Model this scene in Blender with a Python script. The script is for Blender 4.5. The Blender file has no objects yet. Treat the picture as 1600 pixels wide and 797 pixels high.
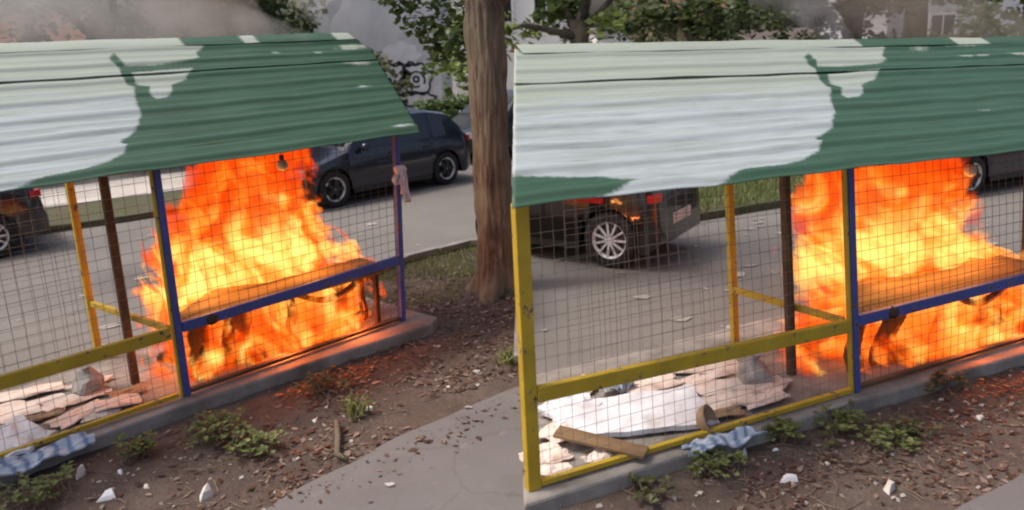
import bpy, math, random
import numpy as np
from mathutils import Vector, Matrix, noise
R = math.radians
rnd = random.Random(7)
scene = bpy.context.scene
COL = scene.collection

# ---------------------------------------------------------------- camera
HCAM = 2.68
cam_d = bpy.data.cameras.new("camera")
cam = bpy.data.objects.new("camera", cam_d)
COL.objects.link(cam)
PITCH = math.atan(338.5 / 1280.0)
ROLL = 0.045
cam.matrix_world = (Matrix.Translation((0, 0, HCAM)) @ Matrix.Rotation(math.pi / 2 - PITCH, 4, 'X')
                    @ Matrix.Rotation(ROLL, 4, 'Z').inverted())
cam_d.sensor_width = 36
cam_d.lens = 36 * 1280 / 1600
cam_d.clip_start = 0.05
cam_d.clip_end = 2000
cam_d.dof.use_dof = True
cam_d.dof.focus_distance = 6.5
cam_d.dof.aperture_fstop = 1.6
scene.camera = cam

# ---------------------------------------------------------------- sky, sun, exposure
SUN_EL, SUN_AZ = 60.0, 265.0       # azimuth clockwise from +Y (where the sun stands)
world = bpy.data.worlds.new("World")
scene.world = world
world.use_nodes = True
wn = world.node_tree
wn.nodes.clear()
wo = wn.nodes.new("ShaderNodeOutputWorld")
wb = wn.nodes.new("ShaderNodeBackground")
ws = wn.nodes.new("ShaderNodeTexSky")
ws.sky_type = 'NISHITA'
ws.sun_disc = False
ws.sun_elevation = R(SUN_EL)
ws.sun_rotation = R(SUN_AZ)
ws.air_density = 1.0
ws.dust_density = 6.0
ws.ozone_density = 0.3
wb.inputs[1].default_value = 0.12
wn.links.new(ws.outputs[0], wb.inputs[0])
wn.links.new(wb.outputs[0], wo.inputs[0])
sd = bpy.data.lights.new("sun", 'SUN')
sd.energy = 1.5
sd.angle = R(12)
sd.color = (1.0, 0.95, 0.88)
sun = bpy.data.objects.new("sun", sd)
COL.objects.link(sun)
az, el = R(SUN_AZ), R(SUN_EL)
sdir = Vector((math.sin(az) * math.cos(el), math.cos(az) * math.cos(el), math.sin(el)))
sun.rotation_euler = sdir.to_track_quat('Z', 'Y').to_euler()
sun.location = sdir * 30
vs = scene.view_settings
vs.view_transform = 'Standard'
vs.look = 'None'
vs.exposure = 0.55
vs.gamma = 1.0
vs.use_curve_mapping = False
scene.render.engine = 'CYCLES'
cy = scene.cycles
cy.use_denoising = True
cy.max_bounces = 8
cy.transparent_max_bounces = 12
cy.volume_bounces = 1
cy.sample_clamp_indirect = 4.0
cy.volume_step_rate = 1.0
cy.volume_max_steps = 256
cy.filter_width = 2.1

# ---------------------------------------------------------------- helpers
class MB:
    def __init__(s):
        s.v, s.f = [], []
    def add(s, vs, fs):
        o = len(s.v)
        s.v += [tuple(p) for p in vs]
        s.f += [tuple(i + o for i in f) for f in fs]
        return s
    def box(s, a, b):
        x0, y0, z0 = a; x1, y1, z1 = b
        return s.add([(x0,y0,z0),(x1,y0,z0),(x1,y1,z0),(x0,y1,z0),(x0,y0,z1),(x1,y0,z1),(x1,y1,z1),(x0,y1,z1)],
                     [(0,3,2,1),(4,5,6,7),(0,1,5,4),(1,2,6,5),(2,3,7,6),(3,0,4,7)])
    def beam(s, p, q, wx, wy, ref=(0, 0, 1), n=1):
        """rectangular bar p->q; wx across (perpendicular to ref), wy along ref"""
        p, q = Vector(p), Vector(q)
        d = (q - p).normalized()
        r = Vector(ref)
        a = d.cross(r)
        if a.length < 1e-4:
            a = d.cross(Vector((1, 0, 0)))
        a.normalize()
        b = a.cross(d).normalized()
        vs_ = []
        for k in range(n + 1):
            c = p.lerp(q, k / n)
            for i, j in ((-1,-1),(1,-1),(1,1),(-1,1)):
                vs_.append(c + a * wx / 2 * i + b * wy / 2 * j)
        fs = [(3,2,1,0), tuple(n*4 + t for t in (0,1,2,3))]
        for k in range(n):
            for i in range(4):
                j = (i + 1) % 4
                fs.append((k*4+i, k*4+j, k*4+4+j, k*4+4+i))
        return s.add(vs_, fs)
    def tube(s, pts, rad, n=8, cap=True):
        pts = [Vector(p) for p in pts]
        if not hasattr(rad, '__len__'):
            rad = [rad] * len(pts)
        vs_, fs = [], []
        for k, p in enumerate(pts):
            d = (pts[min(k+1, len(pts)-1)] - pts[max(k-1, 0)]).normalized()
            a = d.cross(Vector((0, 0, 1)))
            if a.length < 1e-3:
                a = d.cross(Vector((0, 1, 0)))
            a.normalize()
            b = a.cross(d)
            for i in range(n):
                t = 2 * math.pi * i / n
                vs_.append(p + (a * math.cos(t) + b * math.sin(t)) * rad[k])
        for k in range(len(pts) - 1):
            for i in range(n):
                j = (i + 1) % n
                fs.append((k*n+i, k*n+j, (k+1)*n+j, (k+1)*n+i))
        if cap:
            fs.append(tuple(range(n - 1, -1, -1)))
            fs.append(tuple((len(pts)-1)*n + i for i in range(n)))
        return s.add(vs_, fs)
    def lathe(s, prof, n=24, axis='z', c=(0, 0, 0)):
        vs_, fs = [], []
        for r, h in prof:
            for i in range(n):
                t = 2 * math.pi * i / n
                x, y, z = r * math.cos(t), r * math.sin(t), h
                if axis == 'y':
                    x, y, z = x, h, y
                vs_.append((x + c[0], y + c[1], z + c[2]))
        for k in range(len(prof) - 1):
            for i in range(n):
                j = (i + 1) % n
                fs.append((k*n+i, k*n+j, (k+1)*n+j, (k+1)*n+i))
        return s.add(vs_, fs)
    def build(s, name, mat, parent=None, smooth=False, bevel=0.0, loc=None, rot=None):
        me = bpy.data.meshes.new(name)
        me.from_pydata(s.v, [], s.f)
        me.update()
        o = bpy.data.objects.new(name, me)
        COL.objects.link(o)
        if mat:
            me.materials.append(mat)
        if smooth:
            for p in me.polygons:
                p.use_smooth = True
        if bevel:
            m = o.modifiers.new("bevel", 'BEVEL')
            m.width = bevel; m.segments = 2; m.limit_method = 'ANGLE'
        if parent:
            o.parent = parent
        if loc is not None:
            o.location = loc
        if rot is not None:
            o.rotation_euler = rot
        return o

def tag(o, label=None, cat=None, group=None, kind=None):
    for k, v in (("label", label), ("category", cat), ("group", group), ("kind", kind)):
        if v:
            o[k] = v
    return o

def empty(name, loc=(0, 0, 0), rz=0.0):
    o = bpy.data.objects.new(name, None)
    COL.objects.link(o)
    o.location = loc
    o.rotation_euler = (0, 0, rz)
    return o

def nz(p, sc=1.0, off=0.0):
    return noise.noise(Vector((p[0]*sc + off, p[1]*sc + off*1.7, p[2]*sc - off)))

# ---------------------------------------------------------------- materials
def new_mat(name):
    m = bpy.data.materials.new(name)
    m.use_nodes = True
    nt = m.node_tree
    nt.nodes.clear()
    out = nt.nodes.new("ShaderNodeOutputMaterial")
    return m, nt, out

def N(nt, t, **kw):
    n = nt.nodes.new(t)
    for k, v in kw.items():
        setattr(n, k, v)
    return n

def L(nt, a, b):
    nt.links.new(a, b)

def math_(nt, op, a, b=None, c=None, clamp=False):
    n = nt.nodes.new("ShaderNodeMath")
    n.operation = op
    n.use_clamp = clamp
    for i, v in enumerate((a, b, c)):
        if v is None:
            continue
        if isinstance(v, (int, float)):
            n.inputs[i].default_value = v
        else:
            nt.links.new(v, n.inputs[i])
    return n.outputs[0]

def noise_(nt, vec, scale, detail=4, rough=0.55, dist=0.0):
    n = nt.nodes.new("ShaderNodeTexNoise")
    n.inputs['Scale'].default_value = scale
    n.inputs['Detail'].default_value = detail
    n.inputs['Roughness'].default_value = rough
    n.inputs['Distortion'].default_value = dist
    nt.links.new(vec, n.inputs['Vector'])
    return n.outputs[0]

def ramp(nt, fac, stops):
    r = nt.nodes.new("ShaderNodeValToRGB")
    cr = r.color_ramp
    while len(cr.elements) < len(stops):
        cr.elements.new(0.5)
    for e, (p, c) in zip(cr.elements, stops):
        e.position = p
        e.color = (c[0], c[1], c[2], 1) if hasattr(c, '__len__') else (c, c, c, 1)
    nt.links.new(fac, r.inputs[0])
    return r.outputs[0]

def mixc(nt, fac, a, b):
    n = nt.nodes.new("ShaderNodeMix")
    n.data_type = 'RGBA'
    for sock, v in ((n.inputs[0], fac), (n.inputs[6], a), (n.inputs[7], b)):
        if isinstance(v, (int, float)):
            sock.default_value = v
        elif isinstance(v, tuple):
            sock.default_value = (v[0], v[1], v[2], 1)
        else:
            nt.links.new(v, sock)
    return n.outputs[2]

def bump_(nt, h, strength=0.3, dist=0.02):
    b = nt.nodes.new("ShaderNodeBump")
    b.inputs['Strength'].default_value = strength
    b.inputs['Distance'].default_value = dist
    nt.links.new(h, b.inputs['Height'])
    return b.outputs[0]

def mat(name, c1, c2=None, scale=6.0, rough=0.7, metal=0.0, bump=0.2, bdist=0.01, bscale=None, detail=5,
        stretch=(1, 1, 1), dirt=None, dirt_amt=0.5, coat=0.0, spec=0.4, coord='Object', lo=0.35, hi=0.65, trans=0.0):
    m, nt, out = new_mat(name)
    p = N(nt, "ShaderNodeBsdfPrincipled")
    tc = N(nt, "ShaderNodeTexCoord")
    mp = N(nt, "ShaderNodeMapping")
    mp.inputs['Scale'].default_value = stretch
    L(nt, tc.outputs[coord], mp.inputs[0])
    v = mp.outputs[0]
    f = noise_(nt, v, scale, detail)
    c2 = c2 or tuple(x * 0.75 for x in c1)
    col = ramp(nt, f, [(lo, c1), (hi, c2)])
    if dirt:
        d = noise_(nt, v, scale * 0.37, 6, 0.65)
        k = ramp(nt, d, [(0.62 - 0.2 * dirt_amt, 0.0), (0.72, 1.0)])
        col = mixc(nt, k, col, dirt)
    L(nt, col, p.inputs['Base Color'])
    p.inputs['Roughness'].default_value = rough
    p.inputs['Metallic'].default_value = metal
    p.inputs['Specular IOR Level'].default_value = spec
    p.inputs['Coat Weight'].default_value = coat
    p.inputs['Coat Roughness'].default_value = 0.05
    if trans:
        p.inputs['Subsurface Weight'].default_value = 0
    if bump:
        h = noise_(nt, v, bscale or scale * 3, 6, 0.6)
        L(nt, bump_(nt, h, bump, bdist), p.inputs['Normal'])
    L(nt, p.outputs[0], out.inputs[0])
    return m

def leaf_mat(name, c1, c2, c3):
    m, nt, out = new_mat(name)
    g = N(nt, "ShaderNodeNewGeometry")
    col = ramp(nt, g.outputs['Random Per Island'], [(0.0, c1), (0.55, c2), (1.0, c3)])
    d = N(nt, "ShaderNodeBsdfPrincipled")
    d.inputs['Roughness'].default_value = 0.55
    L(nt, col, d.inputs['Base Color'])
    t = N(nt, "ShaderNodeBsdfTranslucent")
    L(nt, col, t.inputs[0])
    mx = N(nt, "ShaderNodeMixShader")
    mx.inputs[0].default_value = 0.4
    L(nt, d.outputs[0], mx.inputs[1]); L(nt, t.outputs[0], mx.inputs[2])
    L(nt, mx.outputs[0], out.inputs[0])
    return m

M = {}
# soil with crumbs, damp and dry patches
def soil_mat():
    m, nt, out = new_mat("soil")
    p = N(nt, "ShaderNodeBsdfPrincipled")
    tc = N(nt, "ShaderNodeTexCoord")
    v = tc.outputs['Object']
    a = noise_(nt, v, 1.1, 6, 0.65)
    b = noise_(nt, v, 14, 6, 0.7)
    c = noise_(nt, v, 60, 3, 0.6)
    col = ramp(nt, a, [(0.3, (0.07, 0.046, 0.037)), (0.5, (0.105, 0.074, 0.06)), (0.7, (0.16, 0.122, 0.1))])
    col = mixc(nt, ramp(nt, b, [(0.4, 0.0), (0.75, 0.75)]), col, (0.06, 0.044, 0.036))
    col = mixc(nt, ramp(nt, c, [(0.6, 0.0), (0.75, 0.55)]), col, (0.27, 0.21, 0.165))
    L(nt, col, p.inputs['Base Color'])
    p.inputs['Roughness'].default_value = 0.95
    h = math_(nt, 'ADD', b, math_(nt, 'MULTIPLY', c, 0.35))
    L(nt, bump_(nt, h, 0.9, 0.03), p.inputs['Normal'])
    L(nt, p.outputs[0], out.inputs[0])
    return m

def asphalt_mat(name, base, warm):
    m, nt, out = new_mat(name)
    p = N(nt, "ShaderNodeBsdfPrincipled")
    tc = N(nt, "ShaderNodeTexCoord")
    v = tc.outputs['Object']
    a = noise_(nt, v, 0.8, 6, 0.6)
    b = noise_(nt, v, 90, 3, 0.7)
    c = noise_(nt, v, 3.5, 6, 0.7, 0.6)
    col = ramp(nt, a, [(0.3, base), (0.7, warm)])
    col = mixc(nt, ramp(nt, b, [(0.45, 0.0), (0.75, 0.5)]), col, tuple(x * 1.5 for x in base))
    col = mixc(nt, ramp(nt, c, [(0.6, 0.0), (0.72, 0.35)]), col, tuple(x * 0.62 for x in base))
    L(nt, col, p.inputs['Base Color'])
    p.inputs['Roughness'].default_value = 0.85
    L(nt, bump_(nt, b, 0.35, 0.006), p.inputs['Normal'])
    L(nt, p.outputs[0], out.inputs[0])
    return m

M['soil'] = soil_mat()
M['road'] = asphalt_mat("road_asphalt", (0.15, 0.137, 0.126), (0.19, 0.175, 0.162))
M['path'] = asphalt_mat("path_asphalt", (0.125, 0.116, 0.115), (0.16, 0.149, 0.144))
def add_cracks(m):
    nt = m.node_tree
    p = [n for n in nt.nodes if n.type == 'BSDF_PRINCIPLED'][0]
    src = p.inputs['Base Color'].links[0].from_socket
    tc = N(nt, "ShaderNodeTexCoord")
    wv = N(nt, "ShaderNodeTexVoronoi", feature='DISTANCE_TO_EDGE')
    wv.inputs['Scale'].default_value = 0.9
    ds = N(nt, "ShaderNodeVectorMath", operation='ADD')
    nn = N(nt, "ShaderNodeTexNoise"); nn.inputs['Scale'].default_value = 4.0; nn.inputs['Detail'].default_value = 6
    L(nt, tc.outputs['Object'], nn.inputs['Vector'])
    sc_ = N(nt, "ShaderNodeVectorMath", operation='SCALE'); sc_.inputs['Scale'].default_value = .22
    L(nt, nn.outputs['Color'], sc_.inputs[0])
    L(nt, tc.outputs['Object'], ds.inputs[0]); L(nt, sc_.outputs[0], ds.inputs[1])
    L(nt, ds.outputs[0], wv.inputs['Vector'])
    k = ramp(nt, wv.outputs[0], [(0.002, 0.3), (0.007, 0.0)])
    pt = ramp(nt, noise_(nt, tc.outputs['Object'], 1.7, 7, .7), [(0.5, 0.0), (0.62, 0.35)])
    c = mixc(nt, pt, src, (0.11, 0.1, 0.094))
    c = mixc(nt, ramp(nt, noise_(nt, tc.outputs['Object'], 6.0, 6, .7), [(0.6, 0.0), (0.74, 0.4)]), c, (0.28, 0.25, 0.22))
    L(nt, mixc(nt, k, c, (0.055, 0.048, 0.042)), p.inputs['Base Color'])
add_cracks(M['path'])
M['grass_ground'] = mat("grass_ground", (0.07, 0.085, 0.035), (0.11, 0.09, 0.06), 5, 0.95, bump=0.8, bdist=0.04)
M['concrete'] = mat("concrete", (0.33, 0.30, 0.275), (0.22, 0.2, 0.185), 4, 0.9, bump=0.5, bdist=0.012, bscale=30, dirt=(0.13, 0.11, 0.09), dirt_amt=0.7)
M['kerb'] = mat("kerb_concrete", (0.30, 0.285, 0.27), (0.21, 0.2, 0.19), 3, 0.9, bump=0.4, bscale=25)
M['pave_far'] = mat("far_paving", (0.55, 0.5, 0.46), (0.42, 0.38, 0.35), 1.5, 0.9, bump=0.1)
M['yellow'] = mat("yellow_paint", (0.56, 0.38, 0.015), (0.42, 0.28, 0.012), 5, 0.5, bump=0.25, bscale=40, bdist=0.004, dirt=(0.16, 0.09, 0.03), dirt_amt=0.45)
M['blue'] = mat("blue_paint", (0.045, 0.07, 0.32), (0.05, 0.07, 0.24), 6, 0.5, bump=0.25, bscale=40, bdist=0.004, dirt=(0.08, 0.06, 0.06), dirt_amt=0.4)
def chipped(name, c1, c2, rust, primer):
    m, nt, out = new_mat(name)
    p = N(nt, "ShaderNodeBsdfPrincipled")
    tc = N(nt, "ShaderNodeTexCoord")
    v = tc.outputs['Object']
    col = ramp(nt, noise_(nt, v, 5, 6), [(0.32, c1), (0.68, c2)])
    col = mixc(nt, ramp(nt, noise_(nt, v, 3.2, 7, .75), [(0.5, 0.0), (0.75, 0.6)]), col, tuple(x * .55 for x in c1))
    big = noise_(nt, v, 11, 7, .72)
    k2 = ramp(nt, big, [(0.60, 0.0), (0.625, 1.0)])
    k1 = ramp(nt, big, [(0.58, 0.0), (0.60, 1.0)])
    col = mixc(nt, k1, col, primer)
    col = mixc(nt, k2, col, rust)
    L(nt, col, p.inputs['Base Color'])
    p.inputs['Roughness'].default_value = .6
    L(nt, bump_(nt, math_(nt, 'SUBTRACT', noise_(nt, v, 40, 5), k2), .35, .004), p.inputs['Normal'])
    L(nt, p.outputs[0], out.inputs[0])
    return m
M['yellow'] = chipped("yellow_paint_chipped", (0.54, 0.36, 0.02), (0.42, 0.28, 0.02), (0.12, 0.06, 0.025), (0.36, 0.27, 0.12))
M['blue'] = chipped("blue_paint_chipped", (0.06, 0.09, 0.34), (0.05, 0.07, 0.25), (0.07, 0.05, 0.045), (0.16, 0.17, 0.24))
M['brown'] = mat("brown_rust", (0.075, 0.042, 0.025), (0.13, 0.075, 0.04), 9, 0.85, bump=0.4, bscale=40, bdist=0.006)
M['wire'] = mat("wire_galvanised", (0.24, 0.225, 0.2), (0.15, 0.13, 0.11), 20, 0.55, metal=0.3, bump=0, dirt=(0.14, 0.08, 0.05), dirt_amt=0.3)
M['wire_soot'] = mat("wire_sooty", (0.06, 0.05, 0.045), (0.10, 0.07, 0.05), 20, 0.8, metal=0.2, bump=0)
M['timber'] = mat("timber", (0.42, 0.25, 0.08), (0.28, 0.15, 0.05), 4, 0.7, stretch=(0.5, 6, 6), bump=0.3, dirt=(0.03, 0.018, 0.012), dirt_amt=0.9)
M['plank'] = mat("plank_wood", (0.24, 0.155, 0.08), (0.17, 0.1, 0.05), 4, 0.8, stretch=(0.6, 7, 7), bump=0.3)
M['char'] = mat("charred_wood", (0.025, 0.016, 0.012), (0.09, 0.045, 0.02), 12, 0.9, bump=0.8, bdist=0.02)
M['plastic_orange'] = mat("scorched_board", (0.30, 0.12, 0.02), (0.16, 0.06, 0.015), 4, 0.8, bump=0.4, dirt=(0.03, 0.015, 0.01), dirt_amt=0.6)
M['card'] = mat("pale_cardboard", (0.8, 0.67, 0.6), (0.66, 0.53, 0.46), 5, 0.85, bump=0.4, bscale=14, dirt=(0.28, 0.19, 0.14), dirt_amt=0.5)  # base colour lightened to carry the sunlight on the stall floor
M['card_brown'] = mat("brown_cardboard", (0.33, 0.22, 0.13), (0.25, 0.16, 0.1), 5, 0.85, bump=0.3, bscale=14)
M['foam'] = mat("white_foam", (0.78, 0.77, 0.8), (0.64, 0.62, 0.66), 7, 0.7, bump=0.25, bscale=60, dirt=(0.45, 0.39, 0.36), dirt_amt=0.4)
M['paper'] = mat("paper_scrap", (0.72, 0.68, 0.62), (0.55, 0.5, 0.44), 8, 0.85, bump=0.3)
M['black'] = mat("black_plastic", (0.018, 0.017, 0.017), (0.03, 0.028, 0.026), 8, 0.5, bump=0.1)
M['cloth_white'] = mat("pinkish_cloth", (0.74, 0.6, 0.6), (0.62, 0.47, 0.48), 12, 0.9, bump=0.5, bscale=25, bdist=0.01)
M['bulb'] = mat("milky_bulb", (0.7, 0.62, 0.5), (0.5, 0.42, 0.3), 9, 0.3, bump=0)
M['bark'] = None

def bark_mat(name, c1, c2, c3):
    m, nt, out = new_mat(name)
    p = N(nt, "ShaderNodeBsdfPrincipled")
    tc = N(nt, "ShaderNodeTexCoord")
    mp = N(nt, "ShaderNodeMapping")
    mp.inputs['Scale'].default_value = (1, 1, 0.22)
    L(nt, tc.outputs['Object'], mp.inputs[0])
    a = noise_(nt, mp.outputs[0], 11, 8, 0.7, 1.2)
    b = noise_(nt, mp.outputs[0], 45, 5, 0.6)
    c = noise_(nt, tc.outputs['Object'], 2.2, 4)
    col = ramp(nt, a, [(0.32, c1), (0.5, c2), (0.68, c3)])
    col = mixc(nt, ramp(nt, c, [(0.4, 0.0), (0.58, 0.75)]), col, (0.19, 0.165, 0.115))
    L(nt, col, p.inputs['Base Color'])
    p.inputs['Roughness'].default_value = 0.92
    h = math_(nt, 'ADD', a, math_(nt, 'MULTIPLY', b, 0.4))
    L(nt, bump_(nt, h, 1.0, 0.03), p.inputs['Normal'])
    L(nt, p.outputs[0], out.inputs[0])
    return m
M['bark'] = bark_mat("bark_reddish", (0.04, 0.028, 0.021), (0.14, 0.1, 0.07), (0.25, 0.195, 0.14))
M['bark_dark'] = bark_mat("bark_dark", (0.025, 0.02, 0.016), (0.05, 0.042, 0.033), (0.09, 0.08, 0.06))
M['leaf'] = leaf_mat("leaf_green", (0.05, 0.085, 0.02), (0.10, 0.16, 0.04), (0.17, 0.25, 0.07))
M['leaf_dark'] = leaf_mat("leaf_dark", (0.045, 0.062, 0.022), (0.085, 0.115, 0.04), (0.13, 0.165, 0.06))
M['leaf_bright'] = leaf_mat("leaf_bright", (0.07, 0.11, 0.02), (0.15, 0.21, 0.045), (0.26, 0.33, 0.09))
M['leaf_olive'] = leaf_mat("leaf_olive", (0.06, 0.065, 0.026), (0.105, 0.115, 0.045), (0.16, 0.16, 0.065))
M['weed'] = leaf_mat("weed_green", (0.10, 0.14, 0.035), (0.18, 0.23, 0.07), (0.28, 0.3, 0.11))
M['dry'] = leaf_mat("dry_leaf", (0.075, 0.038, 0.026), (0.17, 0.095, 0.065), (0.42, 0.32, 0.26))
M['twig'] = mat("dry_twig", (0.24, 0.18, 0.13), (0.13, 0.09, 0.06), 10, 0.9, bump=0)
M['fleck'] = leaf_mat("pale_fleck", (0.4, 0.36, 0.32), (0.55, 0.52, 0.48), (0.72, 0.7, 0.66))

def striped_cloth():
    m, nt, out = new_mat("striped_cloth")
    p = N(nt, "ShaderNodeBsdfPrincipled")
    tc = N(nt, "ShaderNodeTexCoord")
    w = N(nt, "ShaderNodeTexWave")
    w.wave_type = 'BANDS'; w.bands_direction = 'X'
    w.inputs['Scale'].default_value = 3.2
    w.inputs['Distortion'].default_value = 5.0
    w.inputs['Detail Scale'].default_value = 1.2
    L(nt, tc.outputs['Object'], w.inputs[0])
    col = ramp(nt, w.outputs[1], [(0.1, (0.19, 0.25, 0.36)), (0.32, (0.36, 0.43, 0.54)), (0.8, (0.5, 0.55, 0.62))])
    L(nt, col, p.inputs['Base Color'])
    p.inputs['Roughness'].default_value = 0.9
    L(nt, bump_(nt, noise_(nt, tc.outputs['Object'], 22, 5), 0.5, 0.02), p.inputs['Normal'])
    L(nt, p.outputs[0], out.inputs[0])
    return m
M['striped'] = striped_cloth()

def roof_mat():
    """green sheet metal; a pale coat wherever the 'coat' attribute (signed distance, metres) is above zero"""
    m, nt, out = new_mat("roof_sheet_paint")
    p = N(nt, "ShaderNodeBsdfPrincipled")
    tc = N(nt, "ShaderNodeTexCoord")
    v = tc.outputs['Object']
    at = N(nt, "ShaderNodeAttribute", attribute_name="coat")
    mp = N(nt, "ShaderNodeMapping")
    mp.inputs['Scale'].default_value = (0.5, 5, 5)
    L(nt, v, mp.inputs[0])
    edge = math_(nt, 'MULTIPLY', math_(nt, 'SUBTRACT', noise_(nt, v, 30, 4), 0.5), 0.035)
    sd_ = math_(nt, 'ADD', at.outputs['Fac'], edge)
    k = ramp(nt, math_(nt, 'ADD', math_(nt, 'MULTIPLY', sd_, 25), 0.5, clamp=True), [(0.2, 0.0), (0.8, 1.0)])
    g1 = noise_(nt, mp.outputs[0], 3, 6, 0.6)
    green = ramp(nt, g1, [(0.3, (0.03, 0.075, 0.043)), (0.6, (0.046, 0.103, 0.062)), (0.75, (0.066, 0.12, 0.078))])
    scuff = ramp(nt, noise_(nt, mp.outputs[0], 7, 7, 0.7), [(0.66, 0.0), (0.75, 0.5)])
    green = mixc(nt, scuff, green, (0.22, 0.26, 0.2))
    green = mixc(nt, ramp(nt, noise_(nt, mp.outputs[0], 2.2, 5, 0.7), [(0.55, 0.0), (0.75, 0.6)]), green, (0.05, 0.06, 0.045))
    pale = ramp(nt, noise_(nt, mp.outputs[0], 2.0, 6, 0.6), [(0.3, (0.31, 0.355, 0.345)), (0.55, (0.39, 0.435, 0.445)), (0.75, (0.45, 0.485, 0.515))])
    grime = ramp(nt, noise_(nt, mp.outputs[0], 4.3, 7, 0.7), [(0.48, 0.0), (0.72, 0.75)])
    pale = mixc(nt, grime, pale, (0.22, 0.245, 0.21))
    sx = N(nt, "ShaderNodeSeparateXYZ")
    L(nt, v, sx.inputs[0])
    old = ramp(nt, math_(nt, 'ADD', sx.outputs[1], math_(nt, 'MULTIPLY', math_(nt, 'SUBTRACT', noise_(nt, mp.outputs[0], 3.1, 5), 0.5), 0.9)), [(0.62, 0.0), (0.85, 0.7)])
    pale = mixc(nt, old, pale, (0.33, 0.37, 0.285))
    L(nt, mixc(nt, k, green, pale), p.inputs['Base Color'])
    p.inputs['Roughness'].default_value = 0.5
    p.inputs['Specular IOR Level'].default_value = 0.35
    L(nt, bump_(nt, noise_(nt, v, 9, 4), 0.08, 0.01), p.inputs['Normal'])
    L(nt, p.outputs[0], out.inputs[0])
    return m
M['roof'] = roof_mat()

def car_paint(name, c):
    return mat(name, c, tuple(x * 0.9 for x in c), 3, 0.28, metal=0.2, bump=0, coat=0.8)
M['car_black'] = car_paint("car_black", (0.008, 0.008, 0.009))
M['car_navy'] = car_paint("car_navy", (0.010, 0.012, 0.028))
M['car_grey'] = car_paint("car_grey", (0.02, 0.021, 0.023))
M['glass'] = mat("tinted_glass", (0.012, 0.014, 0.016), None, 2, 0.06, bump=0, spec=0.8)
M['rubber'] = mat("tyre_rubber", (0.014, 0.014, 0.014), (0.03, 0.028, 0.026), 9, 0.85, bump=0.2)
M['alloy'] = mat("alloy", (0.75, 0.75, 0.76), (0.66, 0.66, 0.66), 6, 0.4, metal=0.1, bump=0)
M['red_lens'] = mat("red_lens", (0.55, 0.02, 0.015), (0.4, 0.015, 0.01), 6, 0.25, bump=0)
M['clear_lens'] = mat("clear_lens", (0.6, 0.62, 0.64), None, 6, 0.15, bump=0)
M['wall_grey'] = mat("grey_render", (0.6, 0.6, 0.62), (0.5, 0.5, 0.52), 1.2, 0.9, bump=0.15, dirt=(0.26, 0.25, 0.25), dirt_amt=0.5)
M['wall_white'] = mat("white_render", (0.8, 0.79, 0.76), (0.72, 0.7, 0.67), 1.2, 0.9, bump=0.1)
M['wall_brown'] = mat("brown_render", (0.40, 0.27, 0.19), (0.34, 0.22, 0.15), 1.2, 0.9, bump=0.1)
M['spray_white'] = mat("spray_white", (0.72, 0.72, 0.74), (0.6, 0.6, 0.63), 3, 0.8, bump=0)
M['spray_black'] = mat("spray_black", (0.03, 0.035, 0.05), None, 3, 0.8, bump=0)
M['window_glass'] = mat("window_glass", (0.03, 0.035, 0.04), None, 2, 0.1, bump=0)
M['roof_tile'] = mat("roof_tile", (0.2, 0.09, 0.06), None, 4, 0.9, bump=0.3)

# ---------------------------------------------------------------- ground, road, path, verges
def rough_line(pts, step=0.22, amp=0.05, off=0.0, closed=True):
    out = []
    n = len(pts)
    for i in range(n if closed else n - 1):
        a = Vector(pts[i]).to_2d(); b = Vector(pts[(i+1) % n]).to_2d()
        k = max(1, min(60, int((b - a).length / step)))
        for j in range(k):
            p = a.lerp(b, j / k)
            out.append((p.x + amp * nz((p.x, p.y, 0), 2.3, off + 3) , p.y + amp * nz((p.x, p.y, 5), 2.3, off)))
    return out

def sheet(name, pts, z, mat_, kind='structure', thick=0.0, amp=0.05, step=0.22, label=None):
    import bmesh
    pts = rough_line(pts, step, amp) if amp else [tuple(p) for p in pts]
    bm = bmesh.new()
    vs_ = [bm.verts.new((x, y, z)) for x, y in pts]
    f = bm.faces.new(vs_)
    if f.normal.z < 0:
        f.normal_flip()
    bm.normal_update()
    if f.normal.z < 0:
        f.normal_flip()
    if thick:
        r = bmesh.ops.extrude_face_region(bm, geom=[f])
        for v in [e for e in r['geom'] if isinstance(e, bmesh.types.BMVert)]:
            pass
        new = set(e for e in r['geom'] if isinstance(e, bmesh.types.BMVert))
        for v in bm.verts:
            if v not in new:
                v.co.z -= thick
    bmesh.ops.triangulate(bm, faces=[q for q in bm.faces if len(q.verts) > 4])
    bmesh.ops.recalc_face_normals(bm, faces=bm.faces)
    me = bpy.data.meshes.new(name)
    bm.to_mesh(me); bm.free()
    o = bpy.data.objects.new(name, me)
    COL.objects.link(o)
    me.materials.append(mat_)
    if kind:
        o["kind"] = kind
    return o

def terrain():
    mb = MB()
    # fine relief near the camera, coarse sheet far away
    xs = list(np.arange(-7, 9.01, 0.08)); ys = list(np.arange(1.5, 12.01, 0.08))
    xs = [-900, -200, -60, -20, -10] + xs + [12, 25, 60, 200, 900]
    ys = [-900, -200, -50, -10, -2] + ys + [14, 20, 40, 100, 300, 900]
    nx = len(xs)
    for y in ys:
        for x in xs:
            z = -0.012
            if -7 <= x <= 9 and 1.5 <= y <= 12:
                fade = min(1, (x + 7) / 0.6, (9 - x) / 0.6, (y - 1.5) / 0.6, (12 - y) / 0.6)
                z += fade * (0.016 * nz((x, y, 0), 1.6) + 0.012 * nz((x, y, 3), 5.0) - 0.006)
            mb.v.append((x, y, z))
    for j in range(len(ys) - 1):
        for i in range(nx - 1):
            a = j * nx + i
            mb.f.append((a, a + 1, a + 1 + nx, a + nx))
    o = mb.build("ground", M['soil'], smooth=True)
    o["kind"] = "structure"
terrain()

K = 1.031
def G(x, y):
    return (x * K, y * K)

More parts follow.
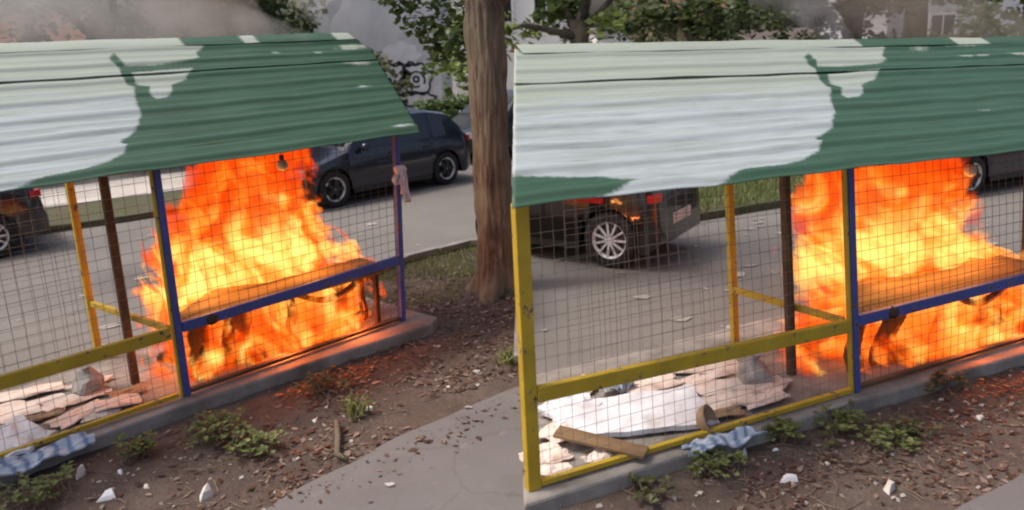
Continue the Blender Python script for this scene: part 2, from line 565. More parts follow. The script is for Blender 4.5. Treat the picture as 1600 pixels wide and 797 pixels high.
path_pts = [(0.06, 6.08), (0.0, 4.35), (0.15, 3.9), (2.1, 3.8), (2.46, 4.07), (3.01, 4.38), (5.5, 5.6), (9, 7.4), (9, -4), (-7, -4),
            (-3.4, 2.0), (-1.56, 4.39), (-0.95, 5.18), (-0.55, 5.53)]
sheet("path", path_pts, 0.008, M['path'], amp=0.05, step=0.06)
road_pts = [(-60, -42), (-9.4, 1.35), (-2.2, 8.75), (-1.35, 10.1), (-0.56, 10.82), (0.02, 10.8), (0.16, 8.4), (0.12, 6.15), (2.0, 6.9), (6.0, 8.8), (40, 25),
            (120, 80), (60, 120), (-60, 120), (-120, 60)]
sheet("road", road_pts, 0.016, M['road'], amp=0.07, step=0.3)
# far verge and paving beyond the road, seen under the roof edges
sheet("grass_verge", [(1.7, 11.0), (8.5, 14.3), (30, 25), (29, 27.5), (8.0, 16.2), (1.75, 13.3)], 0.13, M['grass_ground'], thick=0.12, amp=0.04, step=0.4)
sheet("far_pavement", [(1.9, 13.5), (8.0, 16.4), (29, 27.7), (28, 30), (7, 18.6), (2.0, 16.0)], 0.11, M['pave_far'], thick=0.1, amp=0)
sheet("grass_verge", [(-30, -4.0), (-9.2, 11.3), (-4.6, 14.6), (-1.2, 18.2), (0.3, 20.0), (0.2, 22), (-5.5, 16.2), (-10, 13.2), (-31, -2)], 0.12, M['grass_ground'], thick=0.11, amp=0.04, step=0.4)
sheet("far_pavement", [(-31, -1.6), (-10, 13.5), (-5.6, 16.5), (0.15, 22.3), (0.1, 25), (-6.5, 19.0), (-11, 15.6), (-32, 0.5)], 0.1, M['pave_far'], thick=0.09, amp=0)

# kerbstones round the tip of the tree verge
def kerb_run(pts, n_len=0.62):
    root = empty("kerb", (0, 0, 0))
    tag(root, kind="structure")
    for i in range(len(pts) - 1):
        a, b = Vector((*pts[i], 0)), Vector((*pts[i+1], 0))
        k = max(1, round((b - a).length / n_len))
        for j in range(k):
            p, q = a.lerp(b, (j + 0.012) / k), a.lerp(b, (j + 0.988) / k)
            h = 0.085 + rnd.uniform(-.008, .008)
            MB().beam((p.x, p.y, h/2), (q.x, q.y, h/2), 0.11, h).build("kerbstone", M['kerb'], root, bevel=0.012)
kerb_run([(-2.15, 8.78), (-1.36, 10.05), (-0.58, 10.76), (-0.02, 10.74), (0.08, 8.4), (0.03, 6.5)])

# ---------------------------------------------------------------- shelters
def sdf_poly(px, py, poly):
    """signed distance (positive inside) of points to a polygon, numpy"""
    P = np.stack([px, py], -1)
    n = len(poly)
    d = np.full(px.shape, 1e9)
    inside = np.zeros(px.shape, bool)
    for i in range(n):
        a = np.array(poly[i]); b = np.array(poly[(i+1) % n])
        e = b - a
        w = P - a
        t = np.clip((w @ e) / max(e @ e, 1e-12), 0, 1)
        q = w - t[..., None] * e
        d = np.minimum(d, np.hypot(q[..., 0], q[..., 1]))
        c = ((a[1] <= P[..., 1]) != (b[1] <= P[..., 1]))
        with np.errstate(divide='ignore', invalid='ignore'):
            xi = a[0] + (P[..., 1] - a[1]) / (b[1] - a[1] if b[1] != a[1] else 1e-9) * e[0]
        inside ^= (c & (P[..., 0] < xi))
    return np.where(inside, d, -d)

SLOPE = 1.9
def roof_sheet(name, sh, s0, s1, lift, parent, u_at, seed):
    """one ribbed sheet: ribs run along the row; u_at(s) -> (u_start, u_end)"""
    ns = int((s1 - s0) * SLOPE / 0.0135)
    nu = 260
    S = np.linspace(s0, s1, ns + 1)
    T = np.linspace(0, 1, nu + 1)
    pitch = 0.245
    verts, U2, S2 = [], np.zeros((ns + 1, nu + 1)), np.zeros((ns + 1, nu + 1))
    for j, s in enumerate(S):
        ph = ((s * SLOPE) % pitch) / pitch
        rib = 0.0
        if ph < 0.34:
            rib = 0.018 * min(1, ph / 0.08, (0.34 - ph) / 0.08)
        elif 0.6 < ph < 0.72:
            rib = 0.0035
        ua, ub = u_at(s)
        for i, t in enumerate(T):
            u = ua + (ub - ua) * t
            w = -0.2 + 1.7 * s
            z = sh['roof_z'](u, s) + rib + lift
            z += 0.014 * nz((u * 0.7, s * 2.0, seed), 1.0) + 0.006 * nz((u * 2.2, s * 5, seed + 4), 1.0)
            if s < s0 + 0.05:
                z += 0.012 * nz((u * 1.8, 0, seed + 9), 1.0)
            verts.append((u, w, z))
            U2[j, i] = u; S2[j, i] = s
    d = np.full(U2.shape, -1e9)
    for poly in sh['pale']:
        pp = [(a, b * SLOPE) for a, b in poly]
        d = np.maximum(d, sdf_poly(U2, S2 * SLOPE, pp))
    for poly in sh['green']:
        pp = [(a, b * SLOPE) for a, b in poly]
        d = np.minimum(d, -sdf_poly(U2, S2 * SLOPE, pp))
    for (ua, sa), (ub, sb) in sh['chips']:
        cu, cs = (ua + ub) / 2, (sa + sb) / 2
        ru, rs = max(0.03, abs(ub - ua) / 2), max(0.018, abs(sb - sa) / 2 * SLOPE * 0.75)
        q = np.hypot((U2 - cu) / ru, (S2 - cs) * SLOPE / rs)
        jag = np.array([[0.45 * nz((U2[j, i] * 9, S2[j, i] * 26, 2), 1.0) for i in range(0, nu + 1)] for j in range(ns + 1)]) if False else 0.3 * np.sin(U2 * 31 + S2 * 57) * np.cos(S2 * 83 - U2 * 19)
        d = np.maximum(d, (1 - q - jag) * rs * 0.7)
    mb = MB()
    mb.v = verts
    n1 = nu + 1
    for j in range(ns):
        for i in range(nu):
            a = j * n1 + i
            mb.f.append((a, a + 1, a + 1 + n1, a + n1))
    o = mb.build(name, M['roof'], parent, smooth=False)
    for p in o.data.polygons:
        p.use_smooth = True
    at = o.data.attributes.new("coat", 'FLOAT', 'POINT')
    at.data.foreach_set("value", d.ravel().astype(np.float32))
    so = o.modifiers.new("solid", 'SOLIDIFY')
    so.thickness = 0.003
    so.offset = -1
    return o

def wire_panel(corners, spacing, r, mat_, parent, name="wire_mesh", seed=0, sag=0.006):
    """welded grid between four corners: bottom-left, bottom-right, top-right, top-left"""
    a, b, c, d = [Vector(p) for p in corners]
    mb = MB()
    n_u = max(2, round((b - a).length / spacing)); n_v = max(2, round((d - a).length / spacing))
    nrm = (b - a).cross(d - a).normalized()
    def P(u, v):
        p = a.lerp(b, u).lerp(d.lerp(c, u), v)
        bulge = sag * 4 * (nz((u * 3, v * 3, seed), 1.0))
        return p + nrm * bulge
    for i in range(n_u + 1):
        mb.tube([P(i / n_u, v) for v in np.linspace(0, 1, 7)], r, 4, cap=False)
    for j in range(n_v + 1):
        mb.tube([P(u, j / n_v) + nrm * r * 1.6 for u in np.linspace(0, 1, 9)], r, 4, cap=False)
    o = mb.build(name, mat_, parent)
    o["kind"] = "stuff"
    return o

def post(sh, root, u, w, z0, z1, du, wx, wy, mat_, dw=0.0, name="post"):
    mb = MB().beam((u, w, z0), (u + du, w + dw, z1), wx, wy, ref=(0, 1, 0), n=4)
    return mb.build(name, mat_, root, bevel=0.005)

def shelter(sh):
    root = empty("shelter", (*sh['M'], 0.08), sh['ang'])
    tag(root, sh['label'], "shelter", "wire stalls with sheet metal roofs")
    lean = sh['lean']
    uL, uR, W = sh['uL'], sh['uR'], sh['W']
    ez = lambda u: sh['roof_z'](u, 0.12) - 0.035
    # concrete base
    sl = sh['slab']
    mb = MB()
    import bmesh
    # base slab pieces with joints
    pts = rough_line(sl, 0.15, 0.018)
    bm = bmesh.new()
    top = [bm.verts.new((x, y, 0.0)) for x, y in pts]
    bot = [bm.verts.new((x + 0.0, y - (0.012 if y < 0.2 else 0), -0.11)) for x, y in pts]
    bm.faces.new(top)
    n = len(pts)
    for i in range(n):
        bm.faces.new((bot[i], bot[(i+1) % n], top[(i+1) % n], top[i]))
    bmesh.ops.triangulate(bm, faces=[f for f in bm.faces if len(f.verts) > 4])
    bmesh.ops.recalc_face_normals(bm, faces=bm.faces)
    me = bpy.data.meshes.new("base_slab"); bm.to_mesh(me); bm.free()
    so = bpy.data.objects.new("base_slab", me); COL.objects.link(so); so.parent = root
    me.materials.append(M['concrete'])
    md = so.modifiers.new("bevel", 'BEVEL'); md.width = 0.02; md.segments = 2; md.limit_method = 'ANGLE'; md.angle_limit = R(50)
    # front posts
    dL, dM, dR = lean
    zt = lambda u: ez(u)
    post(sh, root, uL, 0, 0, zt(uL) - sh.get('cut', .03), dL, 0.085, 0.06, M['yellow'])
    post(sh, root, 0.0, 0.0, 0, zt(0), dM, 0.052, 0.055, M['blue'])
    post(sh, root, -0.037, 0.004, 0, zt(0), dM, 0.018, 0.04, M['yellow'])
    post(sh, root, uR, 0.0, 0, zt(uR), dR, 0.055, 0.055, M['blue'])
    # divider and back posts
    post(sh, root, -0.16, sh['w_brown'], 0, sh['roof_z'](-0.16, 0.42) - 0.03, dM * 0.9, 0.062, 0.05, M['brown'])
    post(sh, root, -0.13, sh['w_yel'], 0, sh['roof_z'](-0.13, (sh['w_yel'] + .2) / 1.7) - 0.03, dM * 0.8, 0.058, 0.05, M['yellow'])
    if sh['back_left']:
        post(sh, root, uL, W, 0, sh['roof_z'](uL, 0.95) - 0.03, dL, 0.06, 0.05, M['yellow'])
    post(sh, root, uR, W, 0, sh['roof_z'](uR, 0.95) - 0.03, dR, 0.06, 0.05, M['brown'])
    for ux in sh.get('extra', ()):
        post(sh, root, ux, 0, 0, ez(ux), dR, 0.055, 0.055, M['blue'])
        post(sh, root, ux, W, 0, sh['roof_z'](ux, 0.95) - 0.03, dR, 0.06, 0.05, M['brown'])
    # rails
    zr = 0.56
    f = zr / 1.7
    MB().beam((uL + dL * f + .045, -0.012, zr + sh['rail'][0]), (dM * f - .07, -0.012, zr - 0.02), 0.05, 0.095, n=4).build("rail", M['yellow'], root, bevel=0.005)
    MB().beam((dM * f + .03, -0.006, zr + sh['rail'][1]), (uR + dR * f - .03, -0.006, zr + sh['rail'][2]), 0.045, 0.082, n=4).build("rail", M['blue'], root, bevel=0.005)
    MB().beam((uL + .045, -0.012, 0.035), (-0.07, -0.012, 0.035), 0.04, 0.035, n=4).build("bottom_rail", M['yellow'], root, bevel=0.004)
    MB().beam((0.03, -0.006, 0.035), (uR - .03, -0.006, 0.035), 0.04, 0.03, n=4).build("bottom_rail", M['brown'], root, bevel=0.004)
    MB().beam((-0.05 + dM * f, 0.04, zr), (-0.13 + dM * .8 * f, sh['w_yel'] - .03, zr - 0.04), 0.04, 0.05, n=3).build("rail", M['yellow'], root, bevel=0.004)
    # top plate under the eave and purlins
    for (w, s, m) in ((0.0, 0.118, 'brown'), (0.7, 0.53, 'plank'), (W, 0.95, 'plank')):
        ua = uL if (sh['back_left'] or w == 0) else sh['u_at'](s)[0] + 0.1
        MB().beam((ua, w + 0.01, sh['roof_z'](ua, s) - 0.035), (sh['u_end'], w + 0.01, sh['roof_z'](sh['u_end'], s) - 0.035), 0.05, 0.05, n=3).build("purlin", M[m], root)
    # wire grids
    g = 0.084
    zt_l = zt(uL) - 0.03
    wire_panel([(uL + .05, 0.02, .05), (-.07, 0.02, .05), (-.07 + dM, 0.02, zt(0) - .03), (uL + dL + .05, 0.02, zt_l)], g, 0.0017, M['wire'], root, seed=1)
    wire_panel([(.03, 0.02, .05), (uR - .03, 0.02, .05), (uR + dR - .03, 0.02, zt(uR) - .03), (.03 + dM, 0.02, zt(0) - .03)], g, 0.0021, M['wire_soot'], root, seed=2)
    ub0 = uL + .05 if sh['back_left'] else sh['u_back0']
    wire_panel([(ub0, W, .05), (-.16, W, .05), (-.16 + dM * .8, W, 1.9), (ub0, W, 1.9)], 0.1, 0.0016, M['wire'], root, seed=3)
    wire_panel([(uR * 0.62, W, .55), (uR - .03, W, .55), (uR + dR - .03, W, 1.9), (uR * 0.62 + dR, W, 1.9)], 0.075, 0.0026, M['wire_soot'], root, seed=4)
    # roof: the upper sheet laps over the lower one
    roof_sheet("roof_sheet", sh, -0.02, 0.735, 0.0, root, sh['u_at'], 1.0)
    roof_sheet("roof_sheet", sh, 0.70, 1.0, 0.016, root, sh['u_at'], 5.0)
    # folded ridge cap
    mb = MB()
    ua, ub = sh['u_at'](1.0)
    nseg = 40
    for k in range(nseg + 1):
        u = ua + (ub - ua) * k / nseg
        z = sh['roof_z'](u, 1.0) + 0.035 + 0.012 * nz((u * 1.5, 0, 3), 1.0)
        zf = sh['roof_z'](u, 1 - .13 / 1.7) + .04 + 0.005 * nz((u * 3, 0, 3), 1.0)
        mb.v += [(u, 1.5 - 0.13, zf), (u, 1.5 - 0.02, z + .012), (u, 1.5 + 0.1, z - 0.045)]
    for k in range(nseg):
        for i in range(2):
            a = k * 3 + i
            mb.f.append((a, a + 3, a + 4, a + 1))
    o = mb.build("ridge_cap", M['roof'], root, smooth=True)
    at = o.data.attributes.new("coat", 'FLOAT', 'POINT')
    lim = sh['pale'][0][0][0]
    at.data.foreach_set("value", np.array([0.05 if v[0] < lim or (v[0] > lim + 0.5 and math.sin(v[0] * 5) > 0.55) else -0.05 for v in mb.v], dtype=np.float32))
    # dark ties where the rail meets the grid
    for u in sh['ties']:
        mb = MB()
        mb.lathe([(0.0, -0.045), (0.05, -0.035), (0.062, 0.0), (0.05, 0.03), (0.0, 0.045)], 10, c=(u, -0.01, zr + 0.0))
        mb.v = [(x, -0.01 + (y + 0.01) * 0.65, z + 0.012 * nz((x, y, z), 25)) for x, y, z in mb.v]
        mb.build("tie", M['char'], root, smooth=True)
    return root

def far_left(poly, x=-9.0):
    return poly + [(poly[-1][0] - .45, -.05), (x, -.15), (x, 1.2), (poly[0][0], 1.2)]

A1 = [(1.1, 0.994), (1.22, 0.923), (1.09, 0.877), (1.07, 0.815), (0.98, 0.791), (0.63, 0.769), (0.37, 0.774), (0.38, 0.785), (0.39, 0.854), (0.39, 0.897), (0.32, 0.858), (0.29, 0.802), (0.32, 0.766), (0.29, 0.712), (0.27, 0.624), (0.31, 0.605), (0.25, 0.529), (0.2, 0.45), (0.18, 0.39), (0.12, 0.337), (0.07, 0.283), (-0.04, 0.23), (-0.14, 0.195), (-0.11, 0.165), (-0.17, 0.119), (-0.3, 0.075), (-0.44, 0.053), (-0.59, 0.029), (-0.75, 0.022)]
A2 = [(0.38, 0.716), (0.92, 0.726), (0.77, 0.642), (0.62, 0.607), (0.56, 0.534), (0.47, 0.498), (0.39, 0.495), (0.37, 0.528), (0.43, 0.6), (0.35, 0.624)]
B1 = [(1.47, 0.999), (1.66, 0.923), (1.5, 0.856), (1.41, 0.785), (1.27, 0.763), (0.82, 0.745), (0.58, 0.753), (0.64, 0.802), (0.7, 0.886), (0.59, 0.847), (0.51, 0.781), (0.51, 0.731), (0.43, 0.662), (0.38, 0.587), (0.41, 0.576), (0.27, 0.498), (0.15, 0.419), (0.1, 0.37), (-0.04, 0.309), (-0.13, 0.257), (-0.29, 0.212), (-0.4, 0.193), (-0.38, 0.165), (-0.5, 0.113), (-0.69, 0.07), (-0.88, 0.05), (-1.07, 0.051), (-1.19, 0.049)]
B2 = [(0.57, 0.692), (1.19, 0.706), (0.98, 0.627), (0.75, 0.584), (0.64, 0.513), (0.53, 0.484), (0.41, 0.473), (0.4, 0.502), (0.52, 0.576), (0.46, 0.601)]
B3 = [(-2.67, 0.129), (-2.46, 0.106), (-2.17, 0.081), (-2.08, 0.063), (-1.95, 0.051), (-2.13, 0.006), (-2.29, -0.02), (-3.0, -0.08), (-3.0, 0.13)]
CHA = [((1.75, 0.97), (2.25, 0.94)), ((2.62, 0.894), (2.96, 0.822)), ((2.5, 0.68), (2.72, 0.65)), ((2.31, 0.45), (2.42, 0.437)), ((2.18, 0.07), (2.37, 0.03)), ((1.83, 0.846), (1.89, 0.829)), ((2.26, 0.81), (2.34, 0.79)), ((2.3, 0.98), (2.75, 0.965))]
CHB = [((1.79, 1.0), (2.25, 0.985)), ((2.5, 0.95), (2.9, 0.915)), ((2.40, 0.81), (2.53, 0.79)), ((2.62, 0.82), (2.75, 0.79)), ((3.1, 0.83), (3.35, 0.78)), ((2.0, 0.92), (2.15, 0.90)), ((2.9, 0.6), (3.05, 0.58)), ((1.5, 0.3), (1.6, 0.29))]

SA = dict(M=(-2.601, 5.969), ang=R(45.94), uL=-2.67, uR=2.17, W=1.47, roof_z=lambda u, s: (1.83 + 0.86 * s),
          lean=(0.0, 0.03, 0.1), slab=[(-2.95, -0.2), (-0.2, -0.14), (1.0, -0.2), (2.28, -0.3), (2.45, -0.2), (2.45, 1.6), (-2.95, 1.6)], rail=(-.03, 0.0, 0.05),
          w_brown=0.58, w_yel=1.42, back_left=True, pale=[far_left(A1), A2], green=[], chips=CHA,
          u_at=lambda s: (-3.1, 2.39 + 0.72 * s - 0.2 * max(0, s - 0.82) / 0.18), u_end=2.2, ties=(0.28,),
          label="stall with burning counter left of the tree, green and pale metal roof")
SB = dict(M=(2.46, 5.495), ang=R(25.22), uL=-2.65, uR=2.25, W=1.42, roof_z=lambda u, s: (1.715 - 0.024 * u) * (1 - s) + (2.455 - 0.029 * u) * s,
          lean=(-0.01, -0.225, -0.3), slab=[(-2.78, -0.13), (-0.2, -0.1), (1.3, -0.16), (4.6, -0.2), (4.6, 1.55), (-1.93, 1.55), (-2.35, 0.7)], rail=(0.045, 0.0, 0.0),
          w_brown=0.47, w_yel=1.15, back_left=False, u_back0=-1.6, pale=[far_left(B1), B2], green=[B3], chips=CHB,
          u_at=lambda s: (-2.80 + 0.88 * s, 4.25), u_end=4.2, ties=(0.3,), extra=(4.1,), cut=.1,
          label="stall right of the tree with tall yellow corner post and burning counter")
shelter_a = shelter(SA)
shelter_b = shelter(SB)

def place(sh, u, w, z=0.0):
    c, s = math.cos(sh['ang']), math.sin(sh['ang'])
    return Vector((sh['M'][0] + u * c - w * s, sh['M'][1] + u * s + w * c, z + 0.08))

# ---------------------------------------------------------------- counters, charred boxes and fire
def counter(sh, which, u0, u1):
    root = empty("counter", place(sh, 0, 0), sh['ang'])
    tag(root, "scorched wooden counter burning inside the " + which, "counter", "burning stall counters")
    import bmesh
    n = 26
    mb = MB()
    for k in range(n + 1):
        u = u0 + (u1 - u0) * k / n
        back = 0.52 + 0.12 * math.sin(u * 3.1 + 0.4) + 0.05 * nz((u * 6, 0, 1), 1.0)
        back *= min(1, .3 + 2.4 * k / n)
        if k > n - 4:
            back *= 0.75
        zf = 0.55
        zb = 0.60 + 0.03 * nz((u * 2.5, 2, 0), 1.0)
        mb.v += [(u, 0.035, zf), (u, back * 0.5, (zf + zb) / 2 + 0.02), (u, back, zb), (u, back, zb - 0.035), (u, 0.035, zf - 0.035)]
    for k in range(n):
        for i in range(5):
            j = (i + 1) % 5
            a = k * 5
            mb.f.append((a + i, a + 5 + i, a + 5 + j, a + j))
    mb.f += [(0, 1, 2, 3, 4), tuple(n * 5 + i for i in (4, 3, 2, 1, 0))]
    mb.build("counter_top", M['timber'], root)
    # sagging scorched front boards under the top, with gaps where flame shows
    segs = ((u0 + .12, u0 + .30, .02), (u0 + .40, u0 + .66, .0), (u0 + 1.0, u0 + 1.1, .04), (u0 + 1.48, u0 + 1.66, .03), (u0 + 1.8, u0 + 1.86, .05))
    for i, (a, b, zl) in enumerate(segs):
        mb = MB()
        m_ = 8
        for k in range(m_ + 1):
            t = k / m_
            z = zl + (0.5 - zl) * t
            sway = 0.03 * nz((i * 3.1, t * 3, 0), 1.0)
            wv = 0.22 + 0.05 * math.sin(t * 4 + i)
            jag = 0.02 * nz((i, t * 7, 4), 1.0)
            mb.v += [(a + sway + jag, wv, z), (b + sway - jag, wv + 0.02, z), (b + sway - jag, wv + 0.04, z), (a + sway + jag, wv + 0.025, z)]
        for k in range(m_):
            for q in range(4):
                mb.f.append((k*4+q, k*4+(q+1) % 4, k*4+4+(q+1) % 4, k*4+4+q))
        mb.f += [(3, 2, 1, 0), tuple(m_*4 + q for q in range(4))]
        mb.build("front_board", M['plastic_orange'], root)
    for (u, w) in ((u1 - .08, .12), (u0 + .22, .3), (u1 - .08, .36), (u0 + .98, .42)):
        MB().beam((u, w, 0.0), (u + .02, w, .555), .045, .045, ref=(0, 1, 0)).build("leg", M['char'], root, bevel=.004)
    # hanging loop of half-burnt covering below the top
    pts = []
    mb = MB()
    for k in range(15):
        t = k / 14
        u = u0 + 1.05 + 0.75 * t
        z = 0.53 - 0.14 * math.sin(math.pi * t)
        mb.v += [(u, 0.10, z + .025), (u, 0.10, z - .03), (u, 0.13, z - .03), (u, 0.13, z + .025)]
    for k in range(14):
        for q in range(4):
            mb.f.append((k*4+q, k*4+(q+1) % 4, k*4+4+(q+1) % 4, k*4+4+q))
    mb.build("hanging_strip", M['plastic_orange'], root, smooth=True)
    return root
counter(SA, "stall left of the tree", 0.06, 2.05)
counter(SB, "stall right of the tree", 0.06, 2.2)

def charred_pile(sh, which):
    root = empty("charred_debris", place(sh, 0, 0), sh['ang'])
    tag(root, "charred lumps and boards smouldering on the slab of the " + which, "debris", "charred debris under the counters")
    r2 = random.Random(3)
    for k in range(12):
        u, w = r2.uniform(0.25, 1.9), r2.uniform(0.3, 1.0)
        s_ = r2.uniform(0.06, 0.13)
        mb = MB().lathe([(0, 0), (s_, 0.005), (s_ * 1.05, s_ * .5), (s_ * .6, s_ * 1.0), (0, s_ * 1.1)], 9)
        mb.v = [(x * 1.4 + s_ * .5 * nz((x, y, z), 14, k), y + s_ * .5 * nz((x, y, z), 14, k + 5), max(0, z + s_ * .25 * nz((x, y, z), 14, k + 9))) for x, y, z in mb.v]
        mb.build("charred_lump", M['char'], root, smooth=True, loc=(u, w, 0.0))
    for k in range(5):
        u = r2.uniform(0.1, 1.6); w = r2.uniform(.3, .9)
        a = r2.uniform(-.5, .5)
        MB().beam((u, w, .03), (u + .5 * math.cos(a), w + .5 * math.sin(a), .2 + r2.uniform(-.1, .1)), .07, .02).build("charred_board", M['char'], root)
charred_pile(SA, "stall left of the tree")
charred_pile(SB, "stall right of the tree")

def curve_(nt, x, pts, zmax, vmin, vmax):
    """piecewise curve of x in [0,zmax] -> value, via a float curve"""
    n = nt.nodes.new("ShaderNodeFloatCurve")
    c = n.mapping.curves[0]
    P = [(p[0] / zmax, (p[1] - vmin) / (vmax - vmin)) for p in pts]
    while len(c.points) < len(P):
        c.points.new(0.5, 0.5)
    for q, (a, b) in zip(c.points, P):
        q.location = (a, b)
        q.handle_type = 'VECTOR'
    n.mapping.update()
    L(nt, math_(nt, 'DIVIDE', x, zmax, clamp=True), n.inputs['Value'])
    return math_(nt, 'MULTIPLY_ADD', n.outputs[0], vmax - vmin, vmin)

FIRE_A = dict(uc=[(0, 1.05), (.5, 1.18), (.8, 1.08), (1.2, 1.1), (1.7, 1.28), (2.3, 1.42)],
              ru=[(0, 1.12), (.5, 1.14), (.8, .93), (1.2, .74), (1.7, .52), (2.3, .42)])
FIRE_B = dict(uc=[(0, 1.35), (.5, 1.42), (.8, 1.26), (1.2, 1.2), (1.55, 1.32), (2.3, 1.5)],
              ru=[(0, 1.3), (.5, 1.3), (.8, 1.06), (1.2, .86), (1.55, .6), (2.3, .42)])
FIRE_WC = [(0, .55), (.5, .60), (.6, .9), (1.2, .92), (1.75, .86), (2.3, .85)]
FIRE_RW = [(0, .52), (.5, .56), (.6, .46), (1.2, .45), (1.75, .42), (2.3, .4)]

def fire_mat(seed, shape):
    m, nt, out = new_mat("flame_gas")
    tc = N(nt, "ShaderNodeTexCoord")
    sp = N(nt, "ShaderNodeSeparateXYZ")
    L(nt, tc.outputs['Object'], sp.inputs[0])
    u, w, z = sp.outputs
    uc = curve_(nt, z, shape['uc'], 2.3, 0, 2)
    ru = curve_(nt, z, shape['ru'], 2.3, 0, 2)
    wc = curve_(nt, z, FIRE_WC, 2.3, 0, 2)
    rw = curve_(nt, z, FIRE_RW, 2.3, 0, 2)
    du = math_(nt, 'DIVIDE', math_(nt, 'SUBTRACT', u, uc), ru)
    dw = math_(nt, 'DIVIDE', math_(nt, 'SUBTRACT', w, wc), rw)
    r2 = math_(nt, 'ADD', math_(nt, 'MULTIPLY', du, du), math_(nt, 'MULTIPLY', dw, dw))
    env = math_(nt, 'SUBTRACT', 1.0, r2)
    cb = N(nt, "ShaderNodeCombineXYZ")
    L(nt, math_(nt, 'ADD', math_(nt, 'MULTIPLY', u, 1.0), seed), cb.inputs[0])
    L(nt, math_(nt, 'MULTIPLY', w, 0.35), cb.inputs[1])
    L(nt, math_(nt, 'MULTIPLY', z, 0.56), cb.inputs[2])
    n1 = noise_(nt, cb.outputs[0], 3.6, 4, 0.55, 1.1)
    n2 = noise_(nt, cb.outputs[0], 10.0, 3, 0.6, 0.8)
    n = math_(nt, 'ADD', math_(nt, 'MULTIPLY', math_(nt, 'SUBTRACT', n1, 0.5), 3.6), math_(nt, 'MULTIPLY', math_(nt, 'SUBTRACT', n2, 0.5), 1.7))
    d = math_(nt, 'ADD', math_(nt, 'MULTIPLY', env, 1.25), n)
    dens = math_(nt, 'MULTIPLY', math_(nt, 'SUBTRACT', d, 0.12), 4.5, clamp=True)
    dens = math_(nt, 'MULTIPLY', dens, math_(nt, 'MULTIPLY', math_(nt, 'ADD', env, 0.5), 6.0, clamp=True))
    n3 = noise_(nt, cb.outputs[0], 3.4, 5, 0.6, 2.0)
    hot = math_(nt, 'ADD', math_(nt, 'MULTIPLY', math_(nt, 'SUBTRACT', n3, 0.5), 4.2), math_(nt, 'MULTIPLY', env, 0.28))
    hot = math_(nt, 'ADD', hot, curve_(nt, z, [(0, .22), (.5, .34), (.62, .72), (.95, .5), (1.3, .08), (1.75, -.25), (2.3, -.5)], 2.3, -1, 1))
    col = ramp(nt, hot, [(0.0, (0.85, 0.055, 0.002)), (0.3, (1.0, 0.11, 0.004)), (0.55, (1.0, 0.26, 0.02)), (0.9, (1.0, 0.55, 0.13))])
    st = math_(nt, 'MULTIPLY', dens, math_(nt, 'ADD', 6.0, math_(nt, 'MULTIPLY', math_(nt, 'MULTIPLY', hot, 1.0, clamp=True), 6.5)))
    em = N(nt, "ShaderNodeEmission")
    L(nt, col, em.inputs[0]); L(nt, st, em.inputs[1])
    ab = N(nt, "ShaderNodeVolumeAbsorption")
    ab.inputs[0].default_value = (0.05, 0.03, 0.02, 1)
    L(nt, math_(nt, 'MULTIPLY', dens, 8.0), ab.inputs[1])
    ad = N(nt, "ShaderNodeAddShader")
    L(nt, em.outputs[0], ad.inputs[0]); L(nt, ab.outputs[0], ad.inputs[1])
    L(nt, ad.outputs[0], out.inputs['Volume'])
    try:
        m.cycles.volume_step_rate = 0.16
    except Exception:
        pass
    return m

def interp(pts, x):
    return float(np.interp(x, [p[0] for p in pts], [p[1] for p in pts]))

def fire(sh, which, seed, shape):
    ushift = shape['uc'][0][1] - 1.05
    mb = MB()
    nl, nr = 26, 28
    for k in range(nl + 1):
        z = 0.004 + 2.06 * k / nl
        for i in range(nr):
            t = 2 * math.pi * i / nr
            j = 1.0 + 0.10 * nz((math.cos(t) * 2 + seed, math.sin(t) * 2, z * 2.2), 1.0)
            u = interp(shape['uc'], z) + interp(shape['ru'], z) * 1.22 * j * math.cos(t)
            w = interp(FIRE_WC, z) + interp(FIRE_RW, z) * 1.12 * j * math.sin(t)
            w = max(w, 0.045)
            zz = min(z, sh['roof_z'](u, (w + .2) / 1.7) - 0.04)
            mb.v.append((u, w, zz))
    for k in range(nl):
        for i in range(nr):
            j = (i + 1) % nr
            mb.f.append((k*nr+i, k*nr+j, (k+1)*nr+j, (k+1)*nr+i))
    mb.f += [tuple(range(nr - 1, -1, -1)), tuple(nl*nr + i for i in range(nr))]
    o = mb.build("flames", fire_mat(seed, shape), None, loc=place(sh, 0, 0), rot=(0, 0, sh['ang']))
    tag(o, "tall orange and yellow flames in the " + which, "fire", "fires in the stalls")
    for (u, w, z, e, r, c) in ((0.95, .09, .16, 14, .06, (1, .2, .04)), (1.65, .08, .16, 16, .06, (1, .2, .04)), (1.0, .62, .95, 30, .2, (1, .36, .07)), (1.5, .5, .85, 9, .1, (1, .36, .07)), (0.5, .5, .85, 9, .1, (1, .36, .07)), (0.2, .5, .3, 9, .1, (1, .25, .04))):
        ld = bpy.data.lights.new("fire_glow", 'POINT')
        ld.energy = e
        ld.color = c
        ld.shadow_soft_size = r
        lo = bpy.data.objects.new("fire_glow", ld)
        COL.objects.link(lo)
        lo.parent = o
        lo.location = (u + ushift, w, z)
fire_a = fire(SA, "stall left of the tree", 2.0, FIRE_A)
fire_b = fire(SB, "stall right of the tree", 2.35, FIRE_B)

